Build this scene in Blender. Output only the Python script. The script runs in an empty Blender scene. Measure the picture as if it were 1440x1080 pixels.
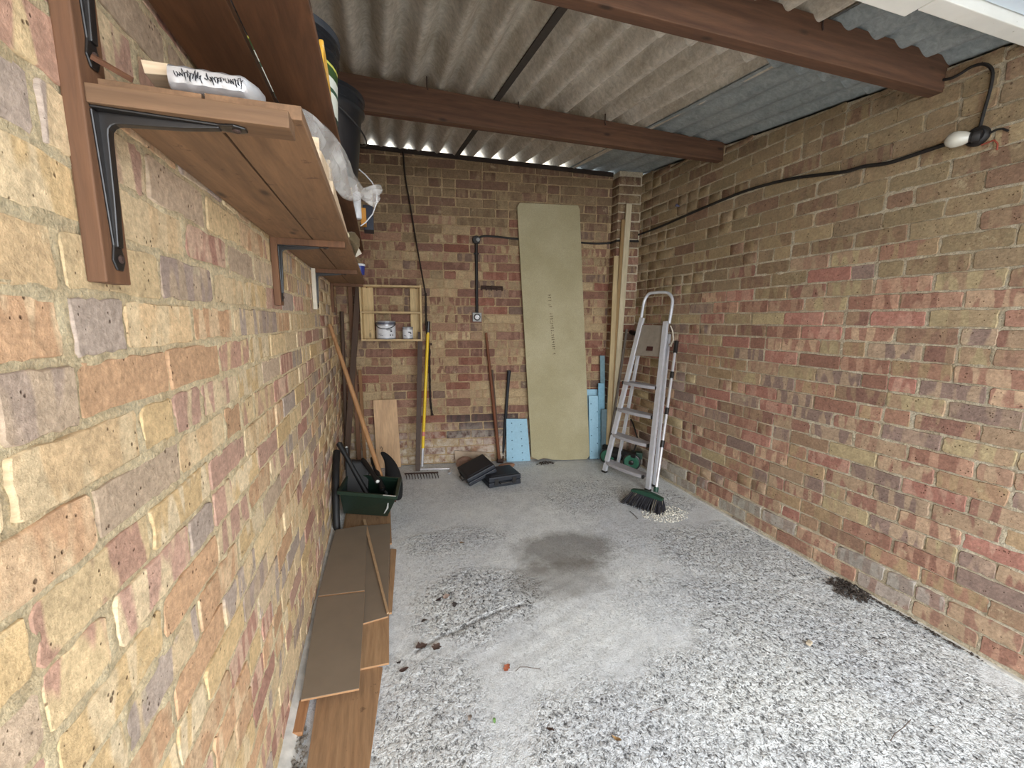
import bpy, math, random
import numpy as np
from mathutils import Vector, Matrix
random.seed(7); rng = np.random.RandomState(11)
sc = bpy.context.scene
col = sc.collection

# ------------------------------------------------------------------ camera, sky, light, exposure
F, YAW, PITCH, ROLL = 588.99, 0.3064077, 0.15019, 0.0076645
A, B, H, D, SK = 0.3305, 2.2536, 1.3101, 3.80857, -0.14027
O = np.array([0, 0, H])
def cam_axes():
    cy, sy, cp, sp = math.cos(YAW), math.sin(YAW), math.cos(PITCH), math.sin(PITCH)
    f = np.array([sy*cp, cy*cp, -sp]); r = np.array([cy, -sy, 0]); u = np.cross(r, f)
    c, s = math.cos(ROLL), math.sin(ROLL)
    return c*r+s*u, -s*r+c*u, f
CR, CU, CF = cam_axes()
cam_d = bpy.data.cameras.new('camera'); cam = bpy.data.objects.new('camera', cam_d); col.objects.link(cam)
cam_d.sensor_width = 36; cam_d.lens = F/1440*36; cam_d.clip_start = 0.02
m = Matrix.Identity(4)
for i in range(3):
    m[i][0] = CR[i]; m[i][1] = CU[i]; m[i][2] = -CF[i]; m[i][3] = O[i]
cam.matrix_world = m
sc.camera = cam
world = bpy.data.worlds.new('world'); sc.world = world; world.use_nodes = True
bg = world.node_tree.nodes['Background']
bg.inputs[0].default_value = (0.90, 0.95, 1.0, 1); bg.inputs[1].default_value = 4.6
pl = bpy.data.lights.new('door_opening_portal', 'AREA'); pl.shape = 'RECTANGLE'; pl.size = 2.7; pl.size_y = 2.4
pl.cycles.is_portal = True
po = bpy.data.objects.new('door_opening_portal', pl); col.objects.link(po)
po.location = (0.96, -0.92, 1.15); po.rotation_euler = (math.radians(90), 0, 0)
sc.view_settings.view_transform = 'Standard'; sc.view_settings.look = 'None'
sc.view_settings.gamma = 1; sc.view_settings.use_curve_mapping = False
sc.view_settings.exposure = 1.12
try: sc.cycles.max_bounces = 12; sc.cycles.diffuse_bounces = 8
except Exception: pass

# ------------------------------------------------------------------ measuring helpers (pixel -> point on a known plane)
def ray(u, v): return CF+(u-720)/F*CR-(v-540)/F*CU
def onX(u, v, x): d = ray(u, v); return O+d*(x/d[0])
def onY(u, v, y): d = ray(u, v); return O+d*(y/d[1])
def onZ(u, v, z=0.0): d = ray(u, v); return O+d*((z-H)/d[2])
def onB(u, v, off=0.0): d = ray(u, v); return O+d*((D-off)/(d[1]-SK*d[0]))
def yb(x): return D+SK*x
BN = np.array([SK, -1, 0.0]); BN /= np.linalg.norm(BN)     # inward normal of the back wall
BT = np.array([1, SK, 0.0]); BT /= np.linalg.norm(BT)
def roof_mid(x, y): return 2.725+.112*(y-3.8)-.028*x

# ------------------------------------------------------------------ materials
def lin(c):
    return tuple(((v/255)/12.92 if v/255 <= .04045 else ((v/255+.055)/1.055)**2.4) for v in c)
def newmat(name):
    mt = bpy.data.materials.new(name); mt.use_nodes = True
    nt = mt.node_tree; nt.nodes.clear()
    out = nt.nodes.new('ShaderNodeOutputMaterial'); b = nt.nodes.new('ShaderNodeBsdfPrincipled')
    nt.links.new(b.outputs[0], out.inputs[0]); return mt, nt, b
def N(nt, t, **k):
    n = nt.nodes.new(t)
    for a, v in k.items(): setattr(n, a, v)
    return n
def noise(nt, vec, scale, detail=3, rough=.55, dist=0):
    n = N(nt, 'ShaderNodeTexNoise'); n.inputs['Scale'].default_value = scale; n.inputs['Detail'].default_value = detail
    n.inputs['Roughness'].default_value = rough; n.inputs['Distortion'].default_value = dist
    nt.links.new(vec, n.inputs['Vector']); return n.outputs['Fac']
def ramp(nt, fac, stops):
    r = N(nt, 'ShaderNodeValToRGB'); e = r.color_ramp.elements
    while len(e) < len(stops): e.new(.5)
    for i, (p, c) in enumerate(stops):
        e[i].position = p; e[i].color = (c, c, c, 1) if isinstance(c, (int, float)) else (*c, 1)
    nt.links.new(fac, r.inputs[0]); return r.outputs[0]
def mix(nt, fac, a, b, mode='MIX'):
    n = N(nt, 'ShaderNodeMix', data_type='RGBA', blend_type=mode)
    for s, v in ((n.inputs[0], fac), (n.inputs[6], a), (n.inputs[7], b)):
        if isinstance(v, (int, float)): s.default_value = v
        elif isinstance(v, tuple): s.default_value = (*v, 1)
        else: nt.links.new(v, s)
    return n.outputs[2]
def math_(nt, op, a, b=0.0):
    n = N(nt, 'ShaderNodeMath', operation=op)
    for s, v in ((n.inputs[0], a), (n.inputs[1], b)):
        if isinstance(v, (int, float)): s.default_value = v
        else: nt.links.new(v, s)
    return n.outputs[0]
def bump(nt, b, h, strength=.5, dist=.003):
    n = N(nt, 'ShaderNodeBump'); n.inputs['Strength'].default_value = strength; n.inputs['Distance'].default_value = dist
    nt.links.new(h, n.inputs['Height']); nt.links.new(n.outputs[0], b.inputs['Normal'])
def objco(nt): return N(nt, 'ShaderNodeTexCoord').outputs['Object']
def wpos(nt): return N(nt, 'ShaderNodeNewGeometry').outputs['Position']
def mapped(nt, vec, scale=(1, 1, 1), loc=(0, 0, 0)):
    n = N(nt, 'ShaderNodeMapping'); n.inputs['Scale'].default_value = scale; n.inputs['Location'].default_value = loc
    nt.links.new(vec, n.inputs['Vector']); return n.outputs[0]
def plain(name, rgb, rough=.6, metal=0, var=.12, scale=40, bstr=.15, spec=.5, dirt=None):
    mt, nt, b = newmat(name); p = wpos(nt); c = lin(rgb)
    n1 = noise(nt, p, scale, 4); k = ramp(nt, n1, [(.3, 1-var), (.7, 1+var)])
    o = mix(nt, 1.0, c, k, 'MULTIPLY')
    if dirt:
        n2 = noise(nt, p, dirt[1], 5, .7); o = mix(nt, ramp(nt, n2, [(dirt[2], 0), (dirt[2]+.12, 1)]), o, lin(dirt[0]))
    nt.links.new(o, b.inputs['Base Color']); b.inputs['Roughness'].default_value = rough
    b.inputs['Metallic'].default_value = metal; b.inputs['Specular IOR Level'].default_value = spec
    if bstr: bump(nt, b, n1, bstr, .002)
    return mt
def wood(name, rgb1, rgb2, axis='X', scale=1.0, rough=.75, rings=0.35, knots=True, spots=None):
    mt, nt, b = newmat(name); p = wpos(nt)
    s = {'X': (1.2, 14, 14), 'Y': (14, 1.2, 14), 'Z': (14, 14, 1.2)}[axis]; s = tuple(q*scale for q in s)
    v = mapped(nt, p, s)
    g = noise(nt, v, 2.2, 6, .65, 1.2); g2 = noise(nt, v, 9, 3, .6, .3)
    w = N(nt, 'ShaderNodeTexWave', wave_type='RINGS', rings_direction={'X': 'X', 'Y': 'Y', 'Z': 'Z'}[axis])
    w.inputs['Scale'].default_value = .8; w.inputs['Distortion'].default_value = 6; w.inputs['Detail'].default_value = 2
    nt.links.new(v, w.inputs['Vector'])
    c = mix(nt, ramp(nt, g, [(.3, 0), (.72, 1)]), lin(rgb1), lin(rgb2))
    c = mix(nt, math_(nt, 'MULTIPLY', w.outputs['Fac'], rings), c, lin(tuple(q*.72 for q in rgb1)))
    c = mix(nt, 1.0, c, ramp(nt, g2, [(.3, .82), (.7, 1.1)]), 'MULTIPLY')
    if knots:
        vo = N(nt, 'ShaderNodeTexVoronoi'); vo.inputs['Scale'].default_value = 1.0
        s2 = {'X': (4, 11, 11), 'Y': (11, 4, 11), 'Z': (11, 11, 4)}[axis]
        nt.links.new(mapped(nt, p, s2), vo.inputs['Vector'])
        c = mix(nt, ramp(nt, vo.outputs['Distance'], [(.05, .8), (.13, 0)]), c, lin(tuple(q*.45 for q in rgb1)))
    if spots:
        n3 = noise(nt, p, 23, 6, .7); c = mix(nt, ramp(nt, n3, [(.62, 0), (.68, .8)]), c, lin(spots))
    nt.links.new(c, b.inputs['Base Color']); b.inputs['Roughness'].default_value = rough
    bump(nt, b, g2, .25, .002); return mt

def brick_mat():
    mt, nt, b = newmat('fired_brick')
    at = lambda n: N(nt, 'ShaderNodeAttribute', attribute_name=n)
    ca, cb, bp = at('ca').outputs['Color'], at('cb').outputs['Color'], at('bp').outputs['Vector']
    amt = at('cb').outputs['Alpha']
    fine = noise(nt, bp, 90, 4, .7)
    wob = mapped(nt, bp, (1, .22, 1)); nz = noise(nt, wob, 27, 1, .4, .12)
    band = ramp(nt, nz, [(.47, 0), (.53, 1)])
    band = math_(nt, 'MULTIPLY', band, amt)
    c = mix(nt, band, ca, cb)
    blot = noise(nt, bp, 26, 4, .65)
    c = mix(nt, 1.0, c, ramp(nt, blot, [(.28, .80), (.72, 1.14)]), 'MULTIPLY')
    c = mix(nt, 1.0, c, ramp(nt, fine, [(.3, .70), (.7, 1.16)]), 'MULTIPLY')
    # small burnt pits
    vo = N(nt, 'ShaderNodeTexVoronoi'); vo.inputs['Scale'].default_value = 85
    nt.links.new(bp, vo.inputs['Vector'])
    pm = noise(nt, bp, 30, 2); pit = ramp(nt, math_(nt, 'ADD', vo.outputs['Distance'], math_(nt, 'MULTIPLY', math_(nt, 'SUBTRACT', .62, pm), 1.1)), [(.10, 1), (.22, 0)])
    c = mix(nt, math_(nt, 'MULTIPLY', pit, .75), c, lin((72, 48, 32)))
    # lime / mortar smears across faces
    sm = noise(nt, wpos(nt), 9, 8, .75); smear = ramp(nt, sm, [(.60, 0), (.70, .55)])
    c = mix(nt, smear, c, lin((205, 190, 155)))
    # efflorescence, low down on the back wall only
    sp = N(nt, 'ShaderNodeSeparateXYZ'); nt.links.new(wpos(nt), sp.inputs[0])
    low = ramp(nt, math_(nt, 'ADD', sp.outputs['Z'], math_(nt, 'MULTIPLY', noise(nt, wpos(nt), 3.5, 6, .7), .35)), [(.30, 1), (.62, 0)])
    bk = ramp(nt, math_(nt, 'DIVIDE', sp.outputs['Y'], 4.0), [(.82, 0), (.86, 1)])
    sal = ramp(nt, noise(nt, wpos(nt), 14, 8, .7), [(.42, 0), (.6, .8)])
    f = math_(nt, 'MULTIPLY', math_(nt, 'MULTIPLY', low, bk), sal)
    c = mix(nt, f, c, lin((205, 195, 180)))
    nt.links.new(c, b.inputs['Base Color']); b.inputs['Roughness'].default_value = .92
    b.inputs['Specular IOR Level'].default_value = .2
    med = noise(nt, bp, 55, 6, .72)
    hgt = math_(nt, 'SUBTRACT', math_(nt, 'ADD', math_(nt, 'MULTIPLY', fine, .5), math_(nt, 'MULTIPLY', med, 1.1)), math_(nt, 'MULTIPLY', pit, 1.2))
    bump(nt, b, hgt, .65, .0045); return mt
BRICK = brick_mat()
def mortar_mat(name, rgb, rgb2):
    mt, nt, b = newmat(name); p = wpos(nt)
    n1 = noise(nt, p, 105, 6, .8); n2 = noise(nt, p, 12, 5, .65)
    c = mix(nt, ramp(nt, n2, [(.35, 0), (.65, 1)]), lin(rgb), lin(rgb2))
    c = mix(nt, 1.0, c, ramp(nt, n1, [(.32, .58), (.62, 1.12)]), 'MULTIPLY')
    nt.links.new(c, b.inputs['Base Color']); b.inputs['Roughness'].default_value = .95
    b.inputs['Specular IOR Level'].default_value = .15
    bump(nt, b, math_(nt, 'ADD', n1, math_(nt, 'MULTIPLY', noise(nt, p, 40, 4, .7), 1.2)), 1.0, .010); return mt

# ------------------------------------------------------------------ objects
def thing(name, label, cat, loc=(0, 0, 0), group=None):
    o = bpy.data.objects.new(name, None); col.objects.link(o); o.location = tuple(float(q) for q in loc)
    o.empty_display_size = .05
    o['label'] = label; o['category'] = cat
    if group: o['group'] = group
    return o
def tag(o, label, cat, group=None, kind=None):
    o['label'] = label; o['category'] = cat
    if group: o['group'] = group
    if kind: o['kind'] = kind
    return o
def root_loc(o):
    l = np.zeros(3)
    while o is not None: l = l+np.array(o.location); o = o.parent
    return l
def link(name, me, mat, parent=None):
    o = bpy.data.objects.new(name, me); col.objects.link(o)
    if mat is not None and not me.materials: me.materials.append(mat)
    if parent is not None: o.parent = parent
    return o
def build_np(name, V, Fc, mat, parent=None, smooth=False, base=None):
    V = np.asarray(V, float)
    off = root_loc(parent) if parent is not None else (np.array(base, float) if base is not None else np.zeros(3))
    me = bpy.data.meshes.new(name); me.from_pydata((V-off).tolist(), [], [tuple(int(i) for i in f) for f in Fc]); me.update()
    if smooth: me.polygons.foreach_set('use_smooth', [True]*len(me.polygons))
    o = link(name, me, mat, parent)
    if base is not None and parent is None: o.location = tuple(base)
    return o
class MB:
    def __init__(s): s.V = []; s.F = []
    def add(s, V, Fc):
        n = len(s.V); s.V += [tuple(map(float, v)) for v in V]; s.F += [tuple(n+i for i in f) for f in Fc]; return s
    def hexa(s, p):   # 8 corners: bottom 0-3 ccw, top 4-7
        return s.add(p, [(3, 2, 1, 0), (4, 5, 6, 7), (0, 1, 5, 4), (1, 2, 6, 5), (2, 3, 7, 6), (3, 0, 4, 7)])
    def box(s, lo, hi):
        x0, y0, z0 = lo; x1, y1, z1 = hi
        return s.hexa([(x0, y0, z0), (x1, y0, z0), (x1, y1, z0), (x0, y1, z0), (x0, y0, z1), (x1, y0, z1), (x1, y1, z1), (x0, y1, z1)])
    def obox(s, c, ax, ay, az):  # centre and three half vectors
        c, ax, ay, az = map(np.array, (c, ax, ay, az))
        return s.hexa([c-ax-ay-az, c+ax-ay-az, c+ax+ay-az, c-ax+ay-az, c-ax-ay+az, c+ax-ay+az, c+ax+ay+az, c-ax+ay+az])
    def slab(s, quad, nrm, t):   # quad 4 points, thickness along nrm
        q = [np.array(p, float) for p in quad]; n = np.array(nrm, float)*t
        return s.hexa([p for p in q]+[p+n for p in q])
    def tube(s, path, r, n=10, cap=True, flat=1.0):
        P = [np.array(p, float) for p in path]; rs = r if isinstance(r, (list, tuple)) else [r]*len(P)
        up = None; rings = []
        for i, p in enumerate(P):
            t = (P[min(i+1, len(P)-1)]-P[max(i-1, 0)]); t = t/(np.linalg.norm(t)+1e-9)
            if up is None: up = np.array([0, 0, 1.]) if abs(t[2]) < .9 else np.array([1., 0, 0])
            a = np.cross(t, up); a /= np.linalg.norm(a)+1e-9; bb = np.cross(a, t); up = bb
            rings.append([p+rs[i]*(math.cos(k*2*math.pi/n)*a+flat*math.sin(k*2*math.pi/n)*bb) for k in range(n)])
        V = [v for rg in rings for v in rg]; Fc = []
        for i in range(len(P)-1):
            for k in range(n): k2 = (k+1) % n; Fc.append((i*n+k, (i+1)*n+k, (i+1)*n+k2, i*n+k2))
        if cap: Fc += [tuple(range(n)), tuple(reversed(range((len(P)-1)*n, len(P)*n)))]
        return s.add(V, Fc)
    def lathe(s, c, axis, prof, n=24):  # prof list of (r, h)
        c = np.array(c, float); ax = np.array(axis, float); ax /= np.linalg.norm(ax)
        a = np.cross(ax, [0, 0, 1.] if abs(ax[2]) < .9 else [1., 0, 0]); a /= np.linalg.norm(a); bb = np.cross(ax, a)
        V = []; Fc = []
        for r, h in prof: V += [c+ax*h+r*(math.cos(k*2*math.pi/n)*a+math.sin(k*2*math.pi/n)*bb) for k in range(n)]
        for i in range(len(prof)-1):
            for k in range(n): k2 = (k+1) % n; Fc.append((i*n+k, i*n+k2, (i+1)*n+k2, (i+1)*n+k))
        Fc += [tuple(reversed(range(n))), tuple(range((len(prof)-1)*n, len(prof)*n))]
        return s.add(V, Fc)
    def prism(s, poly, nrm, t):
        q = [np.array(p, float) for p in poly]; n = len(q); d = np.array(nrm, float)*t
        return s.add(q+[p+d for p in q], [tuple(reversed(range(n))), tuple(range(n, 2*n))]+[(i, (i+1) % n, n+(i+1) % n, n+i) for i in range(n)])
    def build(s, name, mat, parent=None, smooth=False, bevel=0, base=None):
        o = build_np(name, s.V, s.F, mat, parent, smooth, base)
        me = o.data
        import bmesh
        bm = bmesh.new(); bm.from_mesh(me); bmesh.ops.recalc_face_normals(bm, faces=bm.faces)
        if bevel:
            bmesh.ops.bevel(bm, geom=[e for e in bm.edges if len(e.link_faces) == 2 and e.calc_face_angle(0) > .6], offset=bevel, segments=2, affect='EDGES', profile=.6)
        bm.to_mesh(me); bm.free()
        if smooth: 
            me.polygons.foreach_set('use_smooth', [True]*len(me.polygons))
            try: me.set_sharp_from_angle(angle=math.radians(40))
            except Exception: pass
        return o
def unit(v): v = np.array(v, float); return v/np.linalg.norm(v)
def smooth_path(pts, n=8):
    P_ = [np.array(p) for p in pts]; out = []
    for i in range(len(P_)-1):
        p0, p1, p2, p3 = P_[max(i-1, 0)], P_[i], P_[i+1], P_[min(i+2, len(P_)-1)]
        for k in range(n):
            t_ = k/n; out.append(.5*((2*p1)+(-p0+p2)*t_+(2*p0-5*p1+4*p2-p3)*t_**2+(-p0+3*p1-3*p2+p3)*t_**3))
    out.append(P_[-1]); return out
# value noise in numpy
def vnoise(x, y, seed=0):
    xi = np.floor(x).astype(np.int64); yi = np.floor(y).astype(np.int64); fx = x-xi; fy = y-yi
    fx = fx*fx*(3-2*fx); fy = fy*fy*(3-2*fy)
    def h(a, b):
        k = (a*374761393+b*668265263+seed*1442695041) & 0xffffffff
        k = ((k ^ (k >> 13))*1274126177) & 0xffffffff
        return ((k ^ (k >> 16)) & 0xffff)/65535.0
    return (h(xi, yi)*(1-fx)+h(xi+1, yi)*fx)*(1-fy)+(h(xi, yi+1)*(1-fx)+h(xi+1, yi+1)*fx)*fy
def fbm(x, y, oct=3, seed=0):
    o = np.zeros_like(x, dtype=float); a = 1; t = 0
    for i in range(oct): o += a*vnoise(x*2**i+17*i, y*2**i+5*i, seed+i); t += a; a *= .5
    return o/t
def grid_mesh(name, P, mat, parent=None, smooth=True, flip=False):
    nr, nc, _ = P.shape
    idx = np.arange(nr*nc).reshape(nr, nc)
    a, b_, c, d = idx[:-1, :-1].ravel(), idx[:-1, 1:].ravel(), idx[1:, 1:].ravel(), idx[1:, :-1].ravel()
    Fc = np.stack([a, b_, c, d] if not flip else [d, c, b_, a], 1)
    me = bpy.data.meshes.new(name); nv = nr*nc; nf = len(Fc)
    me.vertices.add(nv); me.vertices.foreach_set('co', P.reshape(-1).astype(np.float32))
    me.loops.add(nf*4); me.loops.foreach_set('vertex_index', Fc.ravel().astype(np.int32))
    me.polygons.add(nf); me.polygons.foreach_set('loop_start', np.arange(0, nf*4, 4, dtype=np.int32))
    me.update(calc_edges=True); me.polygons.foreach_set('use_smooth', [smooth]*nf)
    me.validate()
    return link(name, me, mat, parent)

# ================================================================== BRICK WALLS
def desat(c, k=.30, g=1.04):
    m_ = .35*c[0]+.5*c[1]+.15*c[2]; return tuple(min(235, (v+(m_-v)*k)*g) for v in c)
PAL = {
 'left':  [((212,180,130),(186,140,114)), ((208,172,118),(214,188,146)), ((190,146,122),(208,180,138)), ((182,130,108),(206,166,136)), ((176,154,136),(206,176,132)), ((196,150,108),(205,170,128)), ((188,160,130),(166,142,126)), ((214,184,138),(206,170,122))],
 'right': [((160,118,98),(184,152,122)), ((168,140,112),(144,104,88)), ((148,106,88),(172,132,108)), ((166,114,98),(180,136,116)), ((140,116,104),(170,144,118)), ((172,152,114),(160,132,104)), ((154,124,98),(134,98,84)), ((166,138,104),(158,118,96))],
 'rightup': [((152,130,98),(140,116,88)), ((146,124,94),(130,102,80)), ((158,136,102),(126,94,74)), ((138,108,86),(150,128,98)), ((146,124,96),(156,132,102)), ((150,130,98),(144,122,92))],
 'rightlow': [((166,156,144),(146,128,116)), ((154,126,112),(166,154,142)), ((170,162,148),(152,138,124))],
 'back':  [((150,104,82),(186,152,110)), ((186,156,112),(158,114,86)), ((142,98,80),(160,116,94)), ((172,128,98),(196,166,122)), ((138,108,90),(170,136,102)), ((190,160,116),(182,146,106)), ((150,92,72),(160,106,84)), ((178,148,108),(170,128,98))],
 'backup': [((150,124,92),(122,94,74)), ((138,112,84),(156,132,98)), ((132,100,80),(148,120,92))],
}
for k_ in PAL: PAL[k_] = [(desat(a_, .20 if k_ in ('back', 'left') else .12, 0.95 if k_ in ('back', 'backup') else 1.03), desat(b_, .20 if k_ in ('back', 'left') else .12, .97 if k_ in ('back', 'backup') else 1.05)) for a_, b_ in PAL[k_]]
def project(p):
    d = np.array(p)-O; z = d@CF
    if z < .05: return None
    return 720+F*(d@CR)/z, 540-F*(d@CU)/z
def brick_geom(s0, s1, t0, t1, proud, hi, mapf):
    w, h = s1-s0, t1-t0; r = random.uniform(.0025, .006)
    nS, nT = (7, 3) if hi else (3, 1)
    pts = []
    def edge(a, b_, n):
        for i in range(n): pts.append((a[0]+(b_[0]-a[0])*i/n, a[1]+(b_[1]-a[1])*i/n))
    c = [(s0, t0), (s1, t0), (s1, t1), (s0, t1)]
    cor = []
    for k in range(4):
        p, q, l = np.array(c[k]), np.array(c[(k+1) % 4]), np.array(c[k-1])
        e1 = (q-p)/np.linalg.norm(q-p); e0 = (l-p)/np.linalg.norm(l-p)
        rr = r*random.uniform(.6, 1.8); cor.append((tuple(p+e0*rr), tuple(p+e1*rr)))
    for k in range(4):
        pts.append(cor[k][0])
        edge(cor[k][1], cor[(k+1) % 4][0], nS if k % 2 == 0 else nT)
    pts = np.array(pts); jit = .0026 if hi else .0022
    if hi:
        ang = np.arange(len(pts)); pts = pts+rng.uniform(-jit, jit, pts.shape)
    else: pts = pts+rng.uniform(-jit, jit, pts.shape)
    ctr = pts.mean(0); n = len(pts)
    tilt = rng.uniform(-.008, .008, 2)
    STL = []
    def ring(inset, nn):
        d = pts-ctr; L = np.linalg.norm(d, axis=1, keepdims=True); q = pts-d/L*inset
        STL.extend((a, b_) for a, b_ in q)
        return [mapf(a, b_, nn+(a-ctr[0])*tilt[0]+(b_-ctr[1])*tilt[1]) for a, b_ in q]
    V = ring(-.001, -.010)+ring(.0003, proud-.0016)+ring(.0022, proud)
    R = 3; Fc = []
    for k in range(R-1):
        for i in range(n): j = (i+1) % n; Fc.append((k*n+i, k*n+j, (k+1)*n+j, (k+1)*n+i))
    Fc.append(tuple((R-1)*n+i for i in range(n)))
    return V, Fc, STL
def set_attr(me, ca, cb, bp):
    n = len(me.vertices)
    a = me.attributes.new('ca', 'FLOAT_COLOR', 'POINT'); a.data.foreach_set('color', np.asarray(ca, np.float32).ravel())
    a = me.attributes.new('cb', 'FLOAT_COLOR', 'POINT'); a.data.foreach_set('color', np.asarray(cb, np.float32).ravel())
    a = me.attributes.new('bp', 'FLOAT_VECTOR', 'POINT'); a.data.foreach_set('vector', np.asarray(bp, np.float32).ravel())
def brick_wall(wall, mapf, srange, toprf, t_off, s_off, pick, seed, flip, excl=None, hi_n=0, bond_p=.14, limit=300, proud_f=lambda t: .004):
    random.seed(seed)
    bricks = []; k = -1
    while True:
        tb = t_off+.075*k; k += 1
        if tb > 3.0: break
        s = srange[0]-random.uniform(0, .05)
        start = s_off+(.1125 if k % 2 else 0)-.225*40
        while start+.225 < srange[0]: start += .225
        s = start
        while s < srange[1]:
            units = [(s, s+.225)]
            if random.random() < bond_p: units = [(s, s+.1125), (s+.1125, s+.225)]
            for a, b_ in units:
                j = random.uniform(.0035, .0065); j2 = random.uniform(.0035, .0065)
                a2, b2 = max(a+j+random.uniform(-.004, .004), srange[0]), min(b_-j2+random.uniform(-.004, .004), srange[1])
                t0 = max(tb+random.uniform(.0025, .0065), 0.0); t1 = min(tb+.075-random.uniform(.0025, .0065), toprf((a2+b2)/2)-.006)
                if b2-a2 < .025 or t1-t0 < .018: continue
                if excl and excl((a2+b2)/2, (t0+t1)/2): continue
                bricks.append((a2, b2, t0, t1))
            s += .225
    # how large each shows
    sized = []
    for bk in bricks:
        c = [project(mapf(p, q, 0)) for p, q in ((bk[0], bk[2]), (bk[1], bk[2]), (bk[1], bk[3]), (bk[0], bk[3]))]
        if any(q is None for q in c): sized.append((0, bk)); continue
        ar = 0
        for i in range(4): ar += c[i][0]*c[(i+1) % 4][1]-c[(i+1) % 4][0]*c[i][1]
        ins = any(-5 < q[0] < 1445 and -5 < q[1] < 1085 for q in c)
        sized.append((abs(ar)/2 if ins else 0, bk))
    sized.sort(key=lambda q: -q[0])
    restV, restF, rca, rcb, rbp = [], [], [], [], []
    for i, (ar, bk) in enumerate(sized):
        hi = i < hi_n and ar > 0
        pr = proud_f((bk[2]+bk[3])/2)+random.uniform(-.0015, .0022)
        V, Fc, ST = brick_geom(*bk, pr, hi, mapf)
        if flip: Fc = [tuple(reversed(f)) for f in Fc]
        c1, c2, amt = pick((bk[0]+bk[1])/2, (bk[2]+bk[3])/2)
        jt = random.uniform(.9, 1.1); l1 = [min(1, q*jt) for q in lin(c1)]; l2 = [min(1, q*jt) for q in lin(c2)]
        sd = random.uniform(0, 50)
        bp = [(a, b_, sd) for a, b_ in ST]
        if i < limit and ar > 0:
            V = np.array(V); ctr = V.mean(0)
            me = bpy.data.meshes.new('brick'); me.from_pydata((V-ctr).tolist(), [], Fc)
            me.polygons.foreach_set('use_smooth', [True]*(len(me.polygons)-1)+[False])
            set_attr(me, [(*l1, 1)]*len(V), [(*l2, amt)]*len(V), bp)
            me.materials.append(BRICK)
            o = bpy.data.objects.new('brick', me); col.objects.link(o); o.parent = wall; o.location = tuple(ctr)
        else:
            n0 = len(restV); restV += V; restF += [tuple(n0+q for q in f) for f in Fc]
            rca += [(*l1, 1)]*len(V); rcb += [(*l2, amt)]*len(V); rbp += bp
    if restV:
        me = bpy.data.meshes.new('brickwork'); me.from_pydata([tuple(map(float, v)) for v in restV], [], restF)
        me.polygons.foreach_set('use_smooth', [True]*len(me.polygons))
        set_attr(me, rca, rcb, rbp); me.materials.append(BRICK)
        o = bpy.data.objects.new('brickwork', me); col.objects.link(o); o.parent = wall; o['kind'] = 'stuff'
    return [b_ for _, b_ in sized]
def mortar_face(name, mapf, sl, tl, bricks, mat, flip, amp, seed, base=lambda t: 0.0):
    S, T = np.meshgrid(sl, tl)
    inside = np.full(S.shape, -1.0)
    for a, b_, t0, t1 in bricks:
        i0, i1 = np.searchsorted(sl, [a, b_]); j0, j1 = np.searchsorted(tl, [t0, t1])
        if i1 <= i0 or j1 <= j0: continue
        s_, t_ = S[j0:j1, i0:i1], T[j0:j1, i0:i1]
        d = np.minimum(np.minimum(s_-a, b_-s_), np.minimum(t_-t0, t1-t_))
        inside[j0:j1, i0:i1] = d
    n = amp*(fbm(S*9, T*9, 3, seed)-.5)*2+amp*.7*(fbm(S*45, T*45, 2, seed+9)-.5)*2
    h = n+np.vectorize(base)(T) if not callable(getattr(base, 'arr', None)) else n+base.arr(T)
    k = np.clip((inside-.006)/.006, 0, 1); h = h-k*.009
    P = mapf_arr(mapf, S, T, h)
    return grid_mesh(name, P, mat, None, True, flip)
def mapf_arr(mapf, S, T, Nn): 
    q = mapf(S, T, Nn); return np.stack([q[0]+0*S, q[1]+0*S, q[2]+0*S], -1)
mL = lambda s, t, n: (-A+n, s, t)
mR = lambda s, t, n: (B-n, s, t)
mB = lambda s, t, n: (s+BN[0]*n, D+SK*s+BN[1]*n, t)

def pick_left(s, t):
    a, b_ = random.choice(PAL['left']); return a, b_, random.choice([0, 0, .7, 1, 1, 1])
def pick_right(s, t):
    if t < .165: a, b_ = random.choice(PAL['rightlow']+PAL['right'][:3]); return a, b_, .8
    k = (t-1.35)/.35+random.uniform(-.5, .5)
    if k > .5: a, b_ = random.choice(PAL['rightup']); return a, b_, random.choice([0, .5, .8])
    a, b_ = random.choice(PAL['right']); return a, b_, random.choice([0, .5, 1, 1, 1])
def pick_back(s, t):
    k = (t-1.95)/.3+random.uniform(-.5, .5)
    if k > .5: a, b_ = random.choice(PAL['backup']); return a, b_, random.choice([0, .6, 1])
    if .22 < t < .45 and .6 < s < 1.2 and random.random() < .5: return (84, 70, 66), (110, 84, 76), .6
    a, b_ = random.choice(PAL['back']); return a, b_, random.choice([0, .7, 1, 1])

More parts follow.
